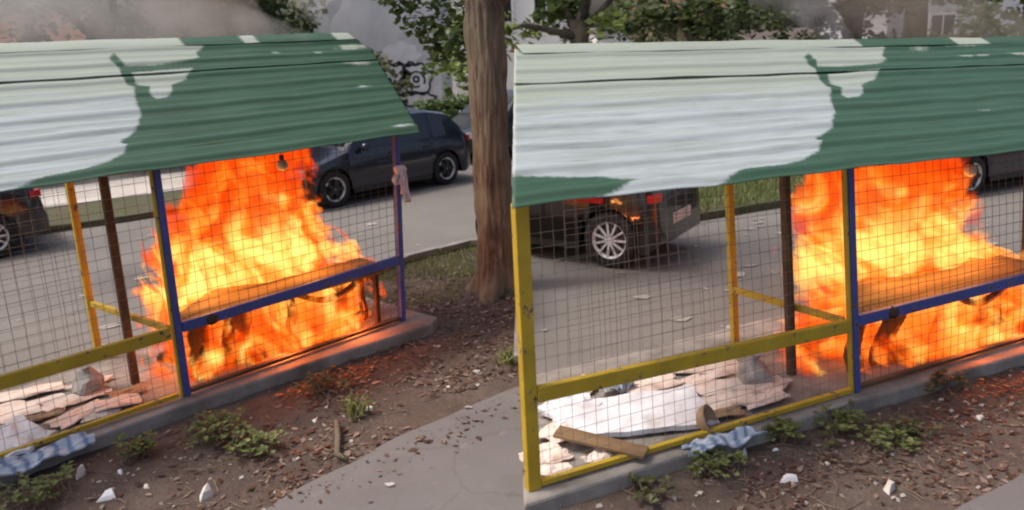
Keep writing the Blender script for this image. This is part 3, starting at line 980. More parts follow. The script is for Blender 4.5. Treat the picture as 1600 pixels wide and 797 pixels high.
# things hanging in the stalls
def lamp(sh, u, w, z, which):
    root = empty("hanging_lamp", place(sh, u, w, z), sh['ang'])
    tag(root, "small round pale lamp hanging in front of flames in the " + which, "lamp", "round lamps under the roofs")
    MB().lathe([(0.0, -0.055), (0.03, -0.048), (0.05, -0.022), (0.052, 0.0), (0.042, 0.025), (0.022, 0.045), (0.0, 0.05)], 16).build("bulb", M['bulb'], root, smooth=True)
    MB().lathe([(0.0, 0.043), (0.02, 0.043), (0.02, 0.085), (0.0, 0.088)], 12).build("cap", M['black'], root)
    top = sh['roof_z'](u, (w + .2) / 1.7) - z - 0.01
    MB().tube([(0, 0, .085), (0.004, 0.003, (top + .085) / 2), (0, 0, top)], 0.004, 6).build("cord", M['black'], root)
lamp(SA, 1.28, 0.36, 1.62, "stall left of the tree")
lamp(SB, 1.54, 0.36, 1.42, "stall right of the tree")

def rag(sh, u, w, z):
    root = empty("knotted_rag", place(sh, u, w, z), sh['ang'])
    tag(root, "pinkish white rag knotted round the blue end post", "rag")
    mb = MB().lathe([(0, -.04), (.04, -.032), (.06, 0), (.045, .035), (0, .045)], 12)
    mb.v = [(x * 1.25 + .02 * nz((x, y, z_), 22), y * .8 + .02 * nz((x, y, z_), 22, 4), z_ + .015 * nz((x, y, z_), 22, 8)) for x, y, z_ in mb.v]
    mb.build("knot", M['cloth_white'], root, smooth=True)
    for k, (dx, ln, wd) in enumerate(((-0.055, .13, .05), (0.02, .31, .045), (-0.015, .22, .04))):
        mb = MB()
        m_ = 10
        for i in range(m_ + 1):
            t = i / m_
            wdt = wd * (0.45 + 0.8 * t) * (1 - 0.25 * t * t)
            cx = dx * min(1, t * 2.2) + .012 * math.sin(t * 7 + k)
            for q in range(5):
                a = (q / 4 - .5) * 2
                mb.v.append((cx + a * wdt, -.015 - .02 * math.cos(a * 4 + k + t * 3) - .008 * k, -ln * t + .01 * nz((a, t * 4, k), 2.0)))
        for i in range(m_):
            for q in range(4):
                a = i * 5 + q
                mb.f.append((a, a + 1, a + 6, a + 5))
        o = mb.build("tail", M['cloth_white'], root, smooth=True)
        sm = o.modifiers.new("solid", 'SOLIDIFY'); sm.thickness = .006
rag(SA, 2.17 + 0.075, -0.06, 1.47)

# ---------------------------------------------------------------- rubbish in the stalls
def scrap(name, mat_, loc, size, rz, tilt=(0, 0), thick=0.012, crumple=0.03, seed=0, n=9, corner=0.32, label=None, cat=None, group=None):
    """one bent sheet of rubbish with an uneven outline and real thickness"""
    mb = MB()
    sx, sy = size
    rr = random.Random(seed)
    for layer in (0, 1):
        for j in range(n + 1):
            for i in range(n + 1):
                a, b = i / n * 2 - 1, j / n * 2 - 1
                k = 1 + corner * nz((a * 1.6, b * 1.6, seed), 1.0)
                x, y = a * sx / 2 * k, b * sy / 2 * (1 + corner * nz((a * 1.6, b * 1.6, seed + 7), 1.0))
                z = crumple * (nz((a * 1.7, b * 1.7, seed + 3), 1.0) + .5 * nz((a * 4, b * 4, seed + 3), 1.0)) + math.tan(tilt[0]) * x + math.tan(tilt[1]) * y
                mb.v.append((x, y, z + (thick if layer else 0)))
    m1 = n + 1
    off = m1 * m1
    for j in range(n):
        for i in range(n):
            a = j * m1 + i
            mb.f.append((a + off, a + 1 + off, a + 1 + m1 + off, a + m1 + off))
            mb.f.append((a, a + m1, a + 1 + m1, a + 1))
    ring = [i for i in range(n)] + [n + j * m1 for j in range(n)] + [n * m1 + n - i for i in range(n)] + [(n - j) * m1 for j in range(n)]
    for k in range(len(ring)):
        a, b = ring[k], ring[(k + 1) % len(ring)]
        mb.f.append((a, b, b + off, a + off))
    mn = min(v[2] for v in mb.v)
    mb.v = [(x, y, z - mn) for x, y, z in mb.v]
    o = mb.build(name, mat_, None, loc=loc, rot=(0, 0, rz))
    tag(o, label, cat, group)
    return o

def S(sh, u, w, z=0.003):
    return place(sh, u, w, z)

ORD = ("nearest", "second", "third", "fourth", "fifth", "sixth", "seventh", "eighth", "ninth")
def scrap_label(spots, i, side):
    row = lambda w: 0 if w < .36 else (1 if w < .76 else 2)
    me = spots[i]
    mates = sorted([k for k, q in enumerate(spots) if row(q[1]) == row(me[1])], key=lambda k: -spots[k][0])
    look = {'card': "pale pinkish", 'card_brown': "brown", 'paper': "off-white"}[me[4]]
    where = ("front row", "middle row", "back row")[row(me[1])]
    o = ORD[mates.index(i)]
    return f"{look} cardboard scrap in {side} stall, {where}, {o} from the mid post"
# stall left of the tree
r3 = random.Random(21)
aA, aB = SA['ang'], SB['ang']
scrap("foam_sheet", M['foam'], S(SA, -1.16, .18), (.34, .42), aA + .3, (.06, .1), .03, .02, 1, label="white foam sheet at the left edge behind yellow bottom rail", cat="foam sheet")
spots = [(-.98, .72, .62, .3, 'card'), (-.62, .62, .5, .22, 'card'), (-.7, .25, .42, .2, 'card'), (-.45, .2, .3, .2, 'card'), (-1.2, .95, .6, .35, 'card'), (-.82, 1.05, .5, .22, 'card'),
         (-.42, .85, .32, .2, 'card'), (-1.5, .6, .5, .4, 'card'), (-1.6, .15, .4, .3, 'card'), (-.3, .4, .26, .16, 'card_brown'), (-.9, .45, .3, .14, 'card_brown'), (-1.35, .42, .35, .12, 'card_brown'),
         (-.6, .02 + .1, .24, .12, 'paper'), (-2.0, .5, .6, .5, 'card'), (-2.2, 1.0, .5, .4, 'card')]
for i, (u, w, sx, sy, m) in enumerate(spots):
    scrap("cardboard_scrap", M[m], S(SA, u, w, .003 + .006 * (i % 4)), (sx, sy), aA + r3.uniform(-.5, .5), (r3.uniform(-.04, .04), r3.uniform(-.04, .06)), .008, .018, 30 + i,
          label=scrap_label(spots, i, "left"), cat="cardboard", group="cardboard scraps in the left stall")
# crumpled bags standing among the rubbish
M['bag_grey'] = mat("grey_plastic_bag", (0.42, 0.38, 0.36), (0.3, 0.27, 0.25), 9, 0.45, bump=0.6, bscale=14, bdist=0.02)
def crumpled_bag(sh, u, w, seed, label):
    mb = MB().lathe([(0, 0), (.1, .0), (.125, .05), (.105, .12), (.06, .18), (.035, .2), (.05, .235), (0, .22)], 26)
    mb.v = [(x * (1 + .5 * nz((x, y, z), 11, seed)), y * (1 + .5 * nz((x, y, z), 11, seed + 4)), max(0, z + .05 * nz((x, y, z), 9, seed + 8))) for x, y, z in mb.v]
    o = mb.build("plastic_bag", M['bag_grey'], None, smooth=False, loc=S(sh, u, w, .006), rot=(0, 0, sh['ang'] + seed))
    tag(o, label, "bag")
crumpled_bag(SA, -.47, .72, 1.0, "crumpled grey plastic bag on rubbish in the left stall")
# striped cloth on the base edge
scrap("striped_cloth", M['striped'], place(SA, -1.12, -.19, -.012), (.62, .2), aA - .02, (.0, .0), .012, .05, 61, 14, .25, label="blue and white striped cloth on slab edge at lower left", cat="cloth")

# stall right of the tree
scrap("foam_sheet", M['foam'], S(SB, -1.62, .42, .02), (.95, .52), aB - .28, (.0, .05), .035, .02, 71, 12, .1, label="large white foam sheet beside the brown plank in right stall", cat="foam sheet")
scrap("foam_sheet", M['foam'], S(SB, -1.98, .74, .02), (.36, .3), aB + .2, (.1, .1), .03, .02, 72, label="small folded white foam piece near the yellow corner post", cat="foam sheet")
pl = MB().beam((-.30, 0, .012), (.30, 0, .012), .13, .022, n=3).build("plank", M['plank'], None, loc=S(SB, -2.08, .16, .07), rot=(0.05, .09, aB - .86), bevel=.003)
tag(pl, "flat brown plank lying across foam behind yellow bottom rail", "plank")
scrap("blue_bag", M['striped'], S(SB, -1.5, .86, .02), (.24, .2), aB + .5, (0, 0), .05, .08, 73, 10, .3, label="crumpled blue bag behind the yellow rail of right stall", cat="bag")
bw = MB().lathe([(0, 0.02), (.05, .02), (.085, .05), (.1, .1), (.09, .105), (.07, .06), (0, .04)], 20)
bw.v = [(x, y, z + .004 * nz((x, y, z), 20)) for x, y, z in bw.v]
tag(bw.build("bowl", M['card_brown'], None, smooth=True, loc=S(SB, -1.36, .1, .06), rot=(1.1, 0.2, aB + .5)), "dark brown bowl tipped over on the foam sheet", "bowl")
spots = [(-1.05, .62, .6, .25, 'card'), (-.75, .5, .5, .25, 'card'), (-.95, .3, .45, .2, 'card'), (-1.25, .85, .5, .3, 'card'), (-.6, .78, .4, .25, 'card'), (-.85, .95, .5, .2, 'card'), (-.45, .35, .3, .2, 'card'),
         (-.7, .18, .4, .14, 'card'), (-2.42, .28, .3, .24, 'card'), (-2.45, .1, .22, .12, 'card'), (-2.15, .08, .2, .12, 'card'), (-1.1, .16, .3, .12, 'card_brown'), (-1.35, .68, .24, .12, 'card_brown'), (-.55, .6, .3, .1, 'card_brown'),
         (-1.7, 1.05, .4, .2, 'card'), (-2.2, .5, .3, .2, 'card')]
for i, (u, w, sx, sy, m) in enumerate(spots):
    scrap("cardboard_scrap", M[m], S(SB, u, w, .003 + .006 * (i % 4)), (sx, sy), aB + r3.uniform(-.5, .5), (r3.uniform(-.04, .04), r3.uniform(-.04, .06)), .008, .018, 90 + i,
          label=scrap_label(spots, i, "right"), cat="cardboard", group="cardboard scraps in the right stall")
crumpled_bag(SB, -.52, .5, 2.0, "crumpled grey plastic bag on rubbish in the right stall")
scrap("striped_cloth", M['striped'], place(SB, -1.34, -.13, -.012), (.52, .16), aB - .03, (0, 0), .012, .05, 62, 14, .25, label="blue and white striped cloth on slab edge of right stall", cat="cloth")

# ---------------------------------------------------------------- litter on the soil strip
def gz(x, y):
    return -0.012 + 0.016 * nz((x, y, 0), 1.6) + 0.012 * nz((x, y, 3), 5.0) - 0.006

def shard(x, y, s, rz, mat_, label, cat="shard", seed=0, tall=.35, name="foam_shard"):
    mb = MB()
    rr = random.Random(seed)
    base = [(-.5 * s, -.22 * s), (.45 * s, -.3 * s), (.36 * s, .3 * s), (-.1 * s, .38 * s)]
    base = [(a * rr.uniform(.8, 1.15), b * rr.uniform(.7, 1.2)) for a, b in base]
    top = [(a * .6 + .14 * s, b * .5) for a, b in base]
    mb.add([(a, b, 0) for a, b in base] + [(a, b, s * tall * rr.uniform(.5, 1.1)) for a, b in top], [(3,2,1,0),(4,5,6,7),(0,1,5,4),(1,2,6,5),(2,3,7,6),(3,0,4,7)])
    o = mb.build(name, mat_, None, loc=(x, y, gz(x, y) - .004), rot=(rr.uniform(-.15, .15), rr.uniform(-.15, .15), rz), bevel=.004)
    tag(o, label, cat)
    return o
shard(*G(-2.57, 4.52), .15, .3, M['foam'], "bright white angular foam shard on soil at lower left", seed=1)
shard(*G(-2.86, 4.80), .10, 1.2, M['paper'], "beige shard standing at the slab edge beside striped cloth", seed=2, tall=.8, name="shard")
shard(*G(-1.93, 4.45), .11, .9, M['paper'], "beige pointed shard on soil at the bottom left of centre", seed=3, tall=.8, name="shard")
shard(*G(-2.35, 4.62), .07, 2.2, M['paper'], "small rounded pale scrap near the white foam shard", "scrap", 4, name="scrap")
shard(*G(-2.60, 4.80), .06, 2.0, M['foam'], "tiny white pointed scrap below the round weed", "scrap", 5, name="scrap")
shard(*G(-1.12, 5.60), .10, .2, M['paper'], "tan flat stone on leaf litter near the path corner", "stone", 6, name="stone")
shard(*G(-1.48, 5.45), .08, 1.4, M['paper'], "small pale stone among leaf litter below the burning counter", "stone", 7, name="stone")
shard(*G(-0.35, 6.2), .09, .4, M['paper'], "pale chip on bare soil before the tree trunk", "chip", 8, name="chip")
shard(*G(1.58, 4.37), .14, .2, M['foam'], "white triangular foam shard on soil before the right stall", seed=9)
shard(*G(2.11, 4.2), .10, .8, M['paper'], "beige pointed shard on soil at the bottom right", seed=10, tall=.8, name="shard")
shard(*G(1.40, 4.66), .075, 1.0, M['paper'], "beige shard against the slab edge under the striped cloth", seed=11, tall=.8, name="shard")
shard(*G(1.62, 4.72), .055, .1, M['foam'], "tiny white scrap under the round weed of right strip", "scrap", 12, name="scrap")
shard(*G(1.87, 4.52), .06, .7, M['paper'], "small pale round scrap right of the white triangular shard", "scrap", 13, name="scrap")
shard(*G(3.1, 5.03), .08, .7, M['paper'], "pale scrap on reddish litter near the right frame edge", "scrap", 14, name="scrap")

def in_strip(x, y):
    """soil strips before the two stalls and round the tree; False on slab, path and road"""
    def loc(sh):
        dx, dy = x - sh['M'][0], y - sh['M'][1]
        c, s = math.cos(sh['ang']), math.sin(sh['ang'])
        return dx * c + dy * s, -dx * s + dy * c
    u, w = loc(SA)
    ub, wb_ = loc(SB)
    if -3.2 < u < 2.55 and -.25 < w < 1.75:
        return False
    if ub > -2.9 and -.2 < wb_ < 1.7:
        return False
    if pip(x, y, path_pts) or pip(x, y, road_pts):
        return False
    return True

def pip(x, y, poly):
    c = False
    for i in range(len(poly)):
        (x0, y0), (x1, y1) = poly[i - 1], poly[i]
        if (y0 > y) != (y1 > y) and x < (x1 - x0) * (y - y0) / (y1 - y0) + x0:
            c = not c
    return c

def scatter(name, mat_, n, region, fn, seed, label, cat, dens=None):
    rr = random.Random(seed)
    mb = MB()
    k = 0
    tries = 0
    while k < n and tries < n * 30:
        tries += 1
        x, y = rr.uniform(*region[0]), rr.uniform(*region[1])
        if not in_strip(x, y) or (dens and rr.random() > dens(x, y)):
            continue
        fn(mb, x, y, gz(x, y), rr)
        k += 1
    o = mb.build(name, mat_)
    tag(o, label, cat, kind="stuff")
    return o

def leaf_fn(mb, x, y, z, rr):
    s = rr.choice((.006, .009, .013, .018, .026, .036)) * rr.uniform(.7, 1.2)
    a = rr.uniform(0, 6.28)
    c, sn = math.cos(a), math.sin(a)
    t1, t2, b = rr.uniform(-.5, .5), rr.uniform(-.5, .5), rr.uniform(-.4, .7)
    P = [(-1, 0, 0), (-.2, -.45, b * .3), (1, 0, 0), (-.1, .5, b * .4)]
    mb.add([(x + (p * c - q * sn) * s, y + (p * sn + q * c) * s, z + .008 + (h + abs(t1) + t1 * p + t2 * q) * s * .6) for p, q, h in P], [(0, 1, 2), (0, 2, 3)])
def litter_density(x, y):
    d = 0.22 + 1.5 * nz((x, y, 0), 1.7, 4)
    if -1.9 < x < 0.2 and y > 5.0:
        d += .45
    if x > 2.6:
        d += .4
    return max(.05, d)
scatter("leaf_litter", M['dry'], 9500, ((-4.2, 5), (3.6, 10.5)), leaf_fn, 5, "dry brown leaf litter scattered over the bare soil", "leaf litter", litter_density)
def crumb_fn(mb, x, y, z, rr):
    s = rr.uniform(.006, .022)
    mb.add([(x - s, y - s * .6, z - .004), (x + s * .8, y - s * .8, z - .004), (x + s * .2, y + s, z - .004), (x + rr.uniform(-.3, .3) * s, y, z + s * rr.uniform(.5, 1.1))], [(0, 1, 3), (1, 2, 3), (2, 0, 3)])
scatter("pebbles", M['twig'], 1800, ((-4.2, 5), (3.6, 9.5)), crumb_fn, 6, "small pebbles and soil crumbs on the bare strip", "pebbles")
def fleck_fn(mb, x, y, z, rr):
    s = rr.uniform(.008, .022)
    a = rr.uniform(0, 6.28)
    c, sn = math.cos(a), math.sin(a)
    h = rr.uniform(.3, 1.0)
    mb.add([(x + (p * c - q * sn) * s, y + (p * sn + q * c) * s, z + .004 + hh * s * h) for p, q, hh in ((-1, -.5, 0), (1, -.6, .3), (.7, .6, 1), (-.6, .5, .6))], [(0, 1, 2, 3)])
scatter("pale_chips", M['fleck'], 330, ((-4.2, 5), (3.6, 8.5)), fleck_fn, 8, "small pale paper and plaster chips in the soil", "chips")
def twig_fn(mb, x, y, z, rr):
    a = rr.uniform(0, 6.28)
    l = rr.uniform(.05, .2)
    bend = rr.uniform(-.5, .5)
    pts = [(x + math.cos(a + bend * t) * l * t, y + math.sin(a + bend * t) * l * t, z + .008 + .02 * t * rr.random()) for t in (0, .5, 1)]
    mb.tube(pts, rr.uniform(.0018, .004), 4, False)
scatter("twigs", M['twig'], 420, ((-4.2, 5), (3.6, 9.5)), twig_fn, 9, "thin dry twigs lying across the soil strip", "twigs")
# one thick root across the path edge
rt = MB().tube([(*G(-1.30, 5.35), .02), (*G(-1.24, 5.1), .035), (*G(-1.2, 4.85), .03), (*G(-1.12, 4.78), .022)], [.022, .02, .022, .012], 8)
tag(rt.build("fallen_branch", M['bark'], None, smooth=True), "dark fallen branch lying by the path edge", "branch")
# pale road flecks stand in for sun dapples; leaves and flecks on the path
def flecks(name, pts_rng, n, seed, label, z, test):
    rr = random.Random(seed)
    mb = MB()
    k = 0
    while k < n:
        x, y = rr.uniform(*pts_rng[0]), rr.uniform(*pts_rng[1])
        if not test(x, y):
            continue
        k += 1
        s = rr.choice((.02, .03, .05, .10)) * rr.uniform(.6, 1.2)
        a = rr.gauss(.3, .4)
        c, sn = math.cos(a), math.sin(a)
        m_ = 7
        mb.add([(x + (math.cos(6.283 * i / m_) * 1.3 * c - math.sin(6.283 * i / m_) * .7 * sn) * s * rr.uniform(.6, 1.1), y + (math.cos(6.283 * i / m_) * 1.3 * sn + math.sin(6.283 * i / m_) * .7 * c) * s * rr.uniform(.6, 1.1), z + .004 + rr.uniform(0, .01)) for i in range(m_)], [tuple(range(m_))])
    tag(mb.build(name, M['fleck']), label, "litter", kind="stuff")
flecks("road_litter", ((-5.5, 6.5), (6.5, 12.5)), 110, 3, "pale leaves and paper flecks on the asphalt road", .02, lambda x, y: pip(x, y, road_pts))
rr = random.Random(31)
mb = MB()
k = 0
while k < 150:
    t = rr.random(); off = abs(rr.gauss(0, .16))
    x = -1.6 + 1.6 * t + off * .78; y = 4.35 + 1.62 * t - off * .62
    if not pip(x, y, path_pts):
        continue
    leaf_fn(mb, x, y, .004, rr)
    k += 1
tag(mb.build("blown_leaves", M['dry']), "dry leaf bits blown along the edge of the grey path", "leaf litter", kind="stuff")
flecks("path_litter", ((-2, 4), (3.6, 6)), 12, 4, "few pale flecks on the grey path", .015, lambda x, y: pip(x, y, path_pts))

# ---------------------------------------------------------------- weeds
def weed(x, y, h, spread, n, label, seed, blades=False, mat_='weed', group="weeds along the stall bases"):
    root = empty("weed", (x, y, gz(x, y)), 0)
    tag(root, label, "weed", group)
    rr = random.Random(seed)
    st, lf = MB(), MB()
    for k in range(n):
        a = rr.uniform(0, 6.283)
        l = h * rr.uniform(.5, 1.1)
        out = spread * rr.uniform(.2, 1.0)
        bx, by = rr.gauss(0, spread * .25), rr.gauss(0, spread * .25)
        tip = Vector((bx + math.cos(a) * out, by + math.sin(a) * out, l * (1 - .45 * out / max(spread, .01))))
        mid = Vector((bx + math.cos(a) * out * .35, by + math.sin(a) * out * .35, l * .65))
        b = Vector((bx, by, -.01))
        if blades:
            side = Vector((-math.sin(a), math.cos(a), 0)) * rr.uniform(.004, .009)
            lf.add([b - side, b + side, mid + side * 1.1, mid - side * 1.1, tip], [(0, 1, 2, 3), (3, 2, 4)])
        else:
            st.tube([b, mid, tip], [.003, .0024, .0015], 4, False)
            for q in range(4):
                t = rr.uniform(.35, 1)
                p = mid.lerp(tip, t)
                s = rr.uniform(.026, .06)
                a2 = rr.uniform(0, 6.283)
                dv = Vector((math.cos(a2), math.sin(a2), rr.uniform(-.3, .6))).normalized() * s
                sv = dv.cross(Vector((0, 0, 1))).normalized() * s * .42
                up = Vector((0, 0, s * .15))
                lf.add([p, p + dv * .5 - sv + up, p + dv, p + dv * .5 + sv + up], [(0, 1, 2), (0, 2, 3)])
    lf.build("leaves", M[mat_], root)["kind"] = "stuff"
    if st.v:
        st.build("stems", M['twig'], root)["kind"] = "stuff"
W_ = [(-2.56, 5.02, .17, .11, 42, "round bright green weed at slab edge right of striped cloth", 0, 'weed'),
      (-2.13, 5.24, .17, .2, 60, "wide leafy weed clump at slab edge below the mid post", 0, 'weed'),
      (-1.74, 5.02, .14, .14, 40, "low leafy weed left of the fallen branch", 0, 'weed'),
      (-1.93, 5.14, .12, .12, 26, "sparse olive weed between two leafy clumps", 0, 'leaf_olive'),
      (-1.18, 5.50, .2, .13, 40, "spiky grass tuft near the path corner", 1, 'weed'),
      (-1.5, 6.0, .16, .18, 40, "olive weed patch at slab edge under the fire", 0, 'leaf_olive'),
      (-3.0, 4.5, .16, .22, 50, "broad green weed in the lower left corner", 0, 'weed'),
      (-.08, 6.35, .16, .14, 40, "green grass tuft beside path right of the trunk foot", 1, 'weed'),
      (1.72, 4.83, .16, .11, 42, "round green weed at slab edge of the right stall", 0, 'weed'),
      (2.15, 4.98, .15, .2, 60, "wide leafy weed clump at right stall below mid post", 0, 'weed'),
      (2.35, 4.72, .12, .13, 40, "low leafy weed right of the middle of right strip", 0, 'weed'),
      (2.55, 4.85, .11, .12, 30, "sparse olive weed near the right frame edge", 0, 'leaf_olive'),
      (3.1, 5.5, .16, .18, 40, "olive weed patch at slab edge under the right fire", 0, 'leaf_olive'),
      (1.15, 4.5, .15, .16, 44, "leafy weed on soil under the plank end", 0, 'weed'),
      (0.75, 4.25, .1, .15, 24, "sparse weed on soil by the yellow corner post", 0, 'leaf_olive')]
for i, (x, y, h, sp, n, lab, bl, m) in enumerate(W_):
    weed(*G(x, y), h * 1.0, sp * 1.3, int(n * 0.9), lab, 100 + i, bool(bl), m)

# grass round the tree foot
rr = random.Random(12)
mb = MB()
k = 0
while k < 2600:
    x, y = rr.uniform(-2.0, .1), rr.uniform(8.3, 10.9)
    if not in_strip(x, y) or rr.random() > .5 + nz((x, y, 0), 1.5) + (.4 if y > 9.2 else -.15):
        continue
    a = rr.uniform(0, 6.28); h = rr.uniform(.03, .1)
    sx, sy = math.cos(a) * .006, math.sin(a) * .006
    lx, ly = rr.gauss(0, .03), rr.gauss(0, .03)
    z = gz(x, y)
    mb.add([(x - sx, y - sy, z), (x + sx, y + sy, z), (x + lx, y + ly, z + h)], [(0, 1, 2)])
    k += 1
tag(mb.build("grass", M['weed']), "short green grass on the verge round the tree foot", "grass", kind="stuff")
rr = random.Random(13)
mb = MB()
for k in range(5000):
    t = rr.random()
    x = 1.8 + 7 * t + rr.uniform(-.2, .2); y = 11.1 + 3.3 * t + rr.uniform(0, 2.0)
    a = rr.uniform(0, 6.28); h = rr.uniform(.06, .2)
    sx, sy = math.cos(a) * .012, math.sin(a) * .012
    mb.add([(x - sx, y - sy, .12), (x + sx, y + sy, .12), (x + rr.gauss(0, .05), y + rr.gauss(0, .05), .12 + h)], [(0, 1, 2)])
tag(mb.build("grass", M['weed']), "green grass on the far verge behind the right stall", "grass", kind="stuff")

# ---------------------------------------------------------------- near tree
def trunk_mesh(path, rads, nseg, nang, knots, seed, rough=0.06):
    mb = MB()
    P = [Vector(p) for p in path]
    zs = [p.z for p in P]
    for k in range(nseg + 1):
        z = zs[0] + (zs[-1] - zs[0]) * k / nseg
        cx = float(np.interp(z, zs, [p.x for p in P])); cy_ = float(np.interp(z, zs, [p.y for p in P]))
        r = float(np.interp(z, zs, rads))
        for i in range(nang):
            t = 2 * math.pi * i / nang
            d = Vector((math.cos(t), math.sin(t), 0))
            rr_ = r * (1 + rough * 1.4 * nz((d.x * 1.5, d.y * 1.5, z * 1.2), 1.0, seed) + rough * nz((d.x * 5, d.y * 5, z * 2.5), 1.0, seed + 3) + rough * .5 * nz((d.x * 12, d.y * 12, z * 5), 1.0, seed + 5))
            if nang > 60:
                rr_ -= r * .075 * (1 - min(1, 3.2 * abs(nz((d.x * 4.5, d.y * 4.5, z * 1.1 + .3 * nz((d.x * 3, d.y * 3, z * 3), 1.0)), 1.0, seed + 11))))
            for (kz, kt, ka, ks) in knots:
                dt = math.atan2(math.sin(t - kt), math.cos(t - kt))
                rr_ += r * ka * math.exp(-((z - kz) / ks) ** 2 - (dt / .6) ** 2)
            if z < .5:
                rr_ += r * .5 * (1 - z / .5) ** 2 * (1 + .9 * math.sin(t * 4 + seed))
            mb.v.append((cx + d.x * rr_, cy_ + d.y * rr_, z))
    for k in range(nseg):
        for i in range(nang):
            j = (i + 1) % nang
            mb.f.append((k*nang+i, k*nang+j, (k+1)*nang+j, (k+1)*nang+i))
    return mb

def leaf_cluster(mb, c, rad, n, size, rr, flat=.7):
    for _ in range(n):
        while True:
            p = Vector((rr.uniform(-1, 1), rr.uniform(-1, 1), rr.uniform(-1, 1)))
            if p.length < 1:
                break
        p = Vector(c) + Vector((p.x * rad, p.y * rad, p.z * rad * flat))
        s = size * rr.uniform(.6, 1.3)
        d = Vector((rr.gauss(0, 1), rr.gauss(0, 1), rr.gauss(-.2, .6))).normalized() * s
        sv = d.cross(Vector((rr.gauss(0, .4), rr.gauss(0, .4), 1))).normalized() * s * .42
        mb.add([p, p + d * .5 - sv, p + d, p + d * .5 + sv], [(0, 1, 2), (0, 2, 3)])

def tree(name, x, y, r, h_trunk, crown, label, bark='bark_dark', leaf='leaf_dark', knots=(), seed=0, nleaf=90, lsize=.16, lean=(0, 0), nang=18, nseg=24, group=None, extra=()):
    root = empty(name, (x, y, 0))
    tag(root, label, "tree", group)
    rr = random.Random(seed)
    mb = trunk_mesh([(0, 0, -.05), (lean[0] * .5, lean[1] * .5, h_trunk * .5), (lean[0], lean[1], h_trunk)], [r, r * .95, r * .84], nseg, nang, knots, seed, .11 if bark == 'bark' else .06)
    tr = mb.build("trunk", M[bark], root, smooth=True)
    top = Vector((lean[0], lean[1], h_trunk))
    lf = MB()
    for c in crown:      # (x, y, z, rad)
        c3 = Vector(c[:3])
        start = top - Vector((0, 0, rr.uniform(0, .8)))
        mid = start.lerp(c3, .5) + Vector((0, 0, .25))
        MB().tube([start, mid, c3], [r * .4, r * .22, r * .06], 8).build("limb", M[bark], root, smooth=True)
        for _ in range(9):
            q = c3 + Vector((rr.gauss(0, .5), rr.gauss(0, .5), rr.gauss(0, .38))) * c[3]
            leaf_cluster(lf, q, c[3] * rr.uniform(.25, .5), nleaf, lsize, rr)
    for (ex, ey, ez, er, en) in extra:
        leaf_cluster(lf, (ex, ey, ez), er, en, lsize, rr, .9)
    cr = lf.build("crown", M[leaf], root)
    cr["kind"] = "stuff"
    return root

tx, ty = G(-.165, 8.42)
tree("tree", tx, ty, .205, 3.6, [(-1.3, .6, 4.4, 1.1), (.9, .8, 4.7, 1.2), (.2, -1.0, 5.0, 1.1), (-.5, 1.4, 4.9, 1.2), (1.6, .2, 4.4, .9)],
     "thick reddish brown trunk standing between the two stalls", 'bark', 'leaf', knots=((2.75, math.pi * 1.02, .22, .18), (2.3, math.pi * 1.05, .1, .25), (1.0, -.4, .08, .4), (1.9, math.pi, .05, .3)), seed=3, nleaf=75, lsize=.1, nang=110, nseg=150,
     extra=[(-.75, .9, 2.95, .26, 130), (-.5, .8, 2.75, .24, 130), (-.95, .9, 3.2, .24, 120), (-.35, .8, 3.1, .25, 120), (-.55, 1.0, 2.55, .16, 60), (-.2, .9, 2.75, .16, 60), (-1.15, 1.1, 3.3, .18, 60), (-.72, 1.1, 2.35, .12, 26), (-.3, 1.0, 2.5, .13, 30)])

# trees beyond the road
BT = [(-13.5, 17, .3, 3.2, 'leaf_dark', "dark tree at far left behind the smoke"),
      (-9.0, 20, .34, 3.4, 'leaf_olive', "olive tree behind the pale roof at left"),
      (-6.2, 19.0, .2, 3.6, 'leaf_dark', "slim dark tree above the pale and green roof join"),
      (-7.4, 23, .26, 3.2, 'leaf_dark', "dark tree above the green roof left of graffiti wall"),
      (1.6, 17.5, .22, 3.0, 'leaf_bright', "bright green tree just right of the trunk above pale roof"),
      (4.7, 22, .34, 3.0, 'leaf_dark', "dark tree behind the middle of right pale roof"),
      (8.3, 17.0, .24, 4.0, 'leaf_dark', "dark trunked tree above right green roof"),
      (10.2, 25, .32, 3.3, 'leaf_dark', "dark tree behind the smoke at right"),
      (11.2, 18.0, .22, 3.4, 'leaf_bright', "light leafed tree in the top right corner")]
for i, (x, y, r, h, lf, lab) in enumerate(BT):
    rr = random.Random(40 + i)
    low = 3.1 if i in (6,) else 2.6
    cr = [(rr.gauss(0, 1.2), rr.gauss(0, .8), rr.uniform(low, 5.2), rr.uniform(.9, 1.5)) for _ in range(7)]
    tree("tree", x, y, r, h, cr, lab, 'bark_dark', lf, seed=60 + i, nleaf=60, lsize=.2, group="trees beyond the road", lean=(rr.uniform(-.3, .3), 0))

# clipped hedge behind the parked cars
hd = MB()
rr = random.Random(5)
for k in range(90):
    t = rr.random()
    leaf_cluster(hd, (-2.1 + 1.9 * t, 21.2 + 1.2 * t + rr.uniform(-.3, .3), rr.uniform(.25, 1.15)), .32, 55, .12, rr)
hr = empty("hedge", (0, 0, 0))
tag(hr, "green hedge between graffiti wall and trunk behind parked cars", "hedge")
hb = hd.build("foliage", M['leaf'], hr)
hb["kind"] = "stuff"
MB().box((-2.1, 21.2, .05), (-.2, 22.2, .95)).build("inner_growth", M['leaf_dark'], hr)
lb = MB()
rr = random.Random(6)
for k in range(420):
    t = rr.random()
    leaf_cluster(lb, (-16 + 13 * t, 19.5 + 3.5 * t + rr.uniform(-.5, .5), rr.uniform(.2, 2.3)), .5, 40, .18, rr)
tag(lb.build("undergrowth", M['leaf_olive']), "dim olive undergrowth behind the road at left", "undergrowth", kind="stuff")
lb = MB()
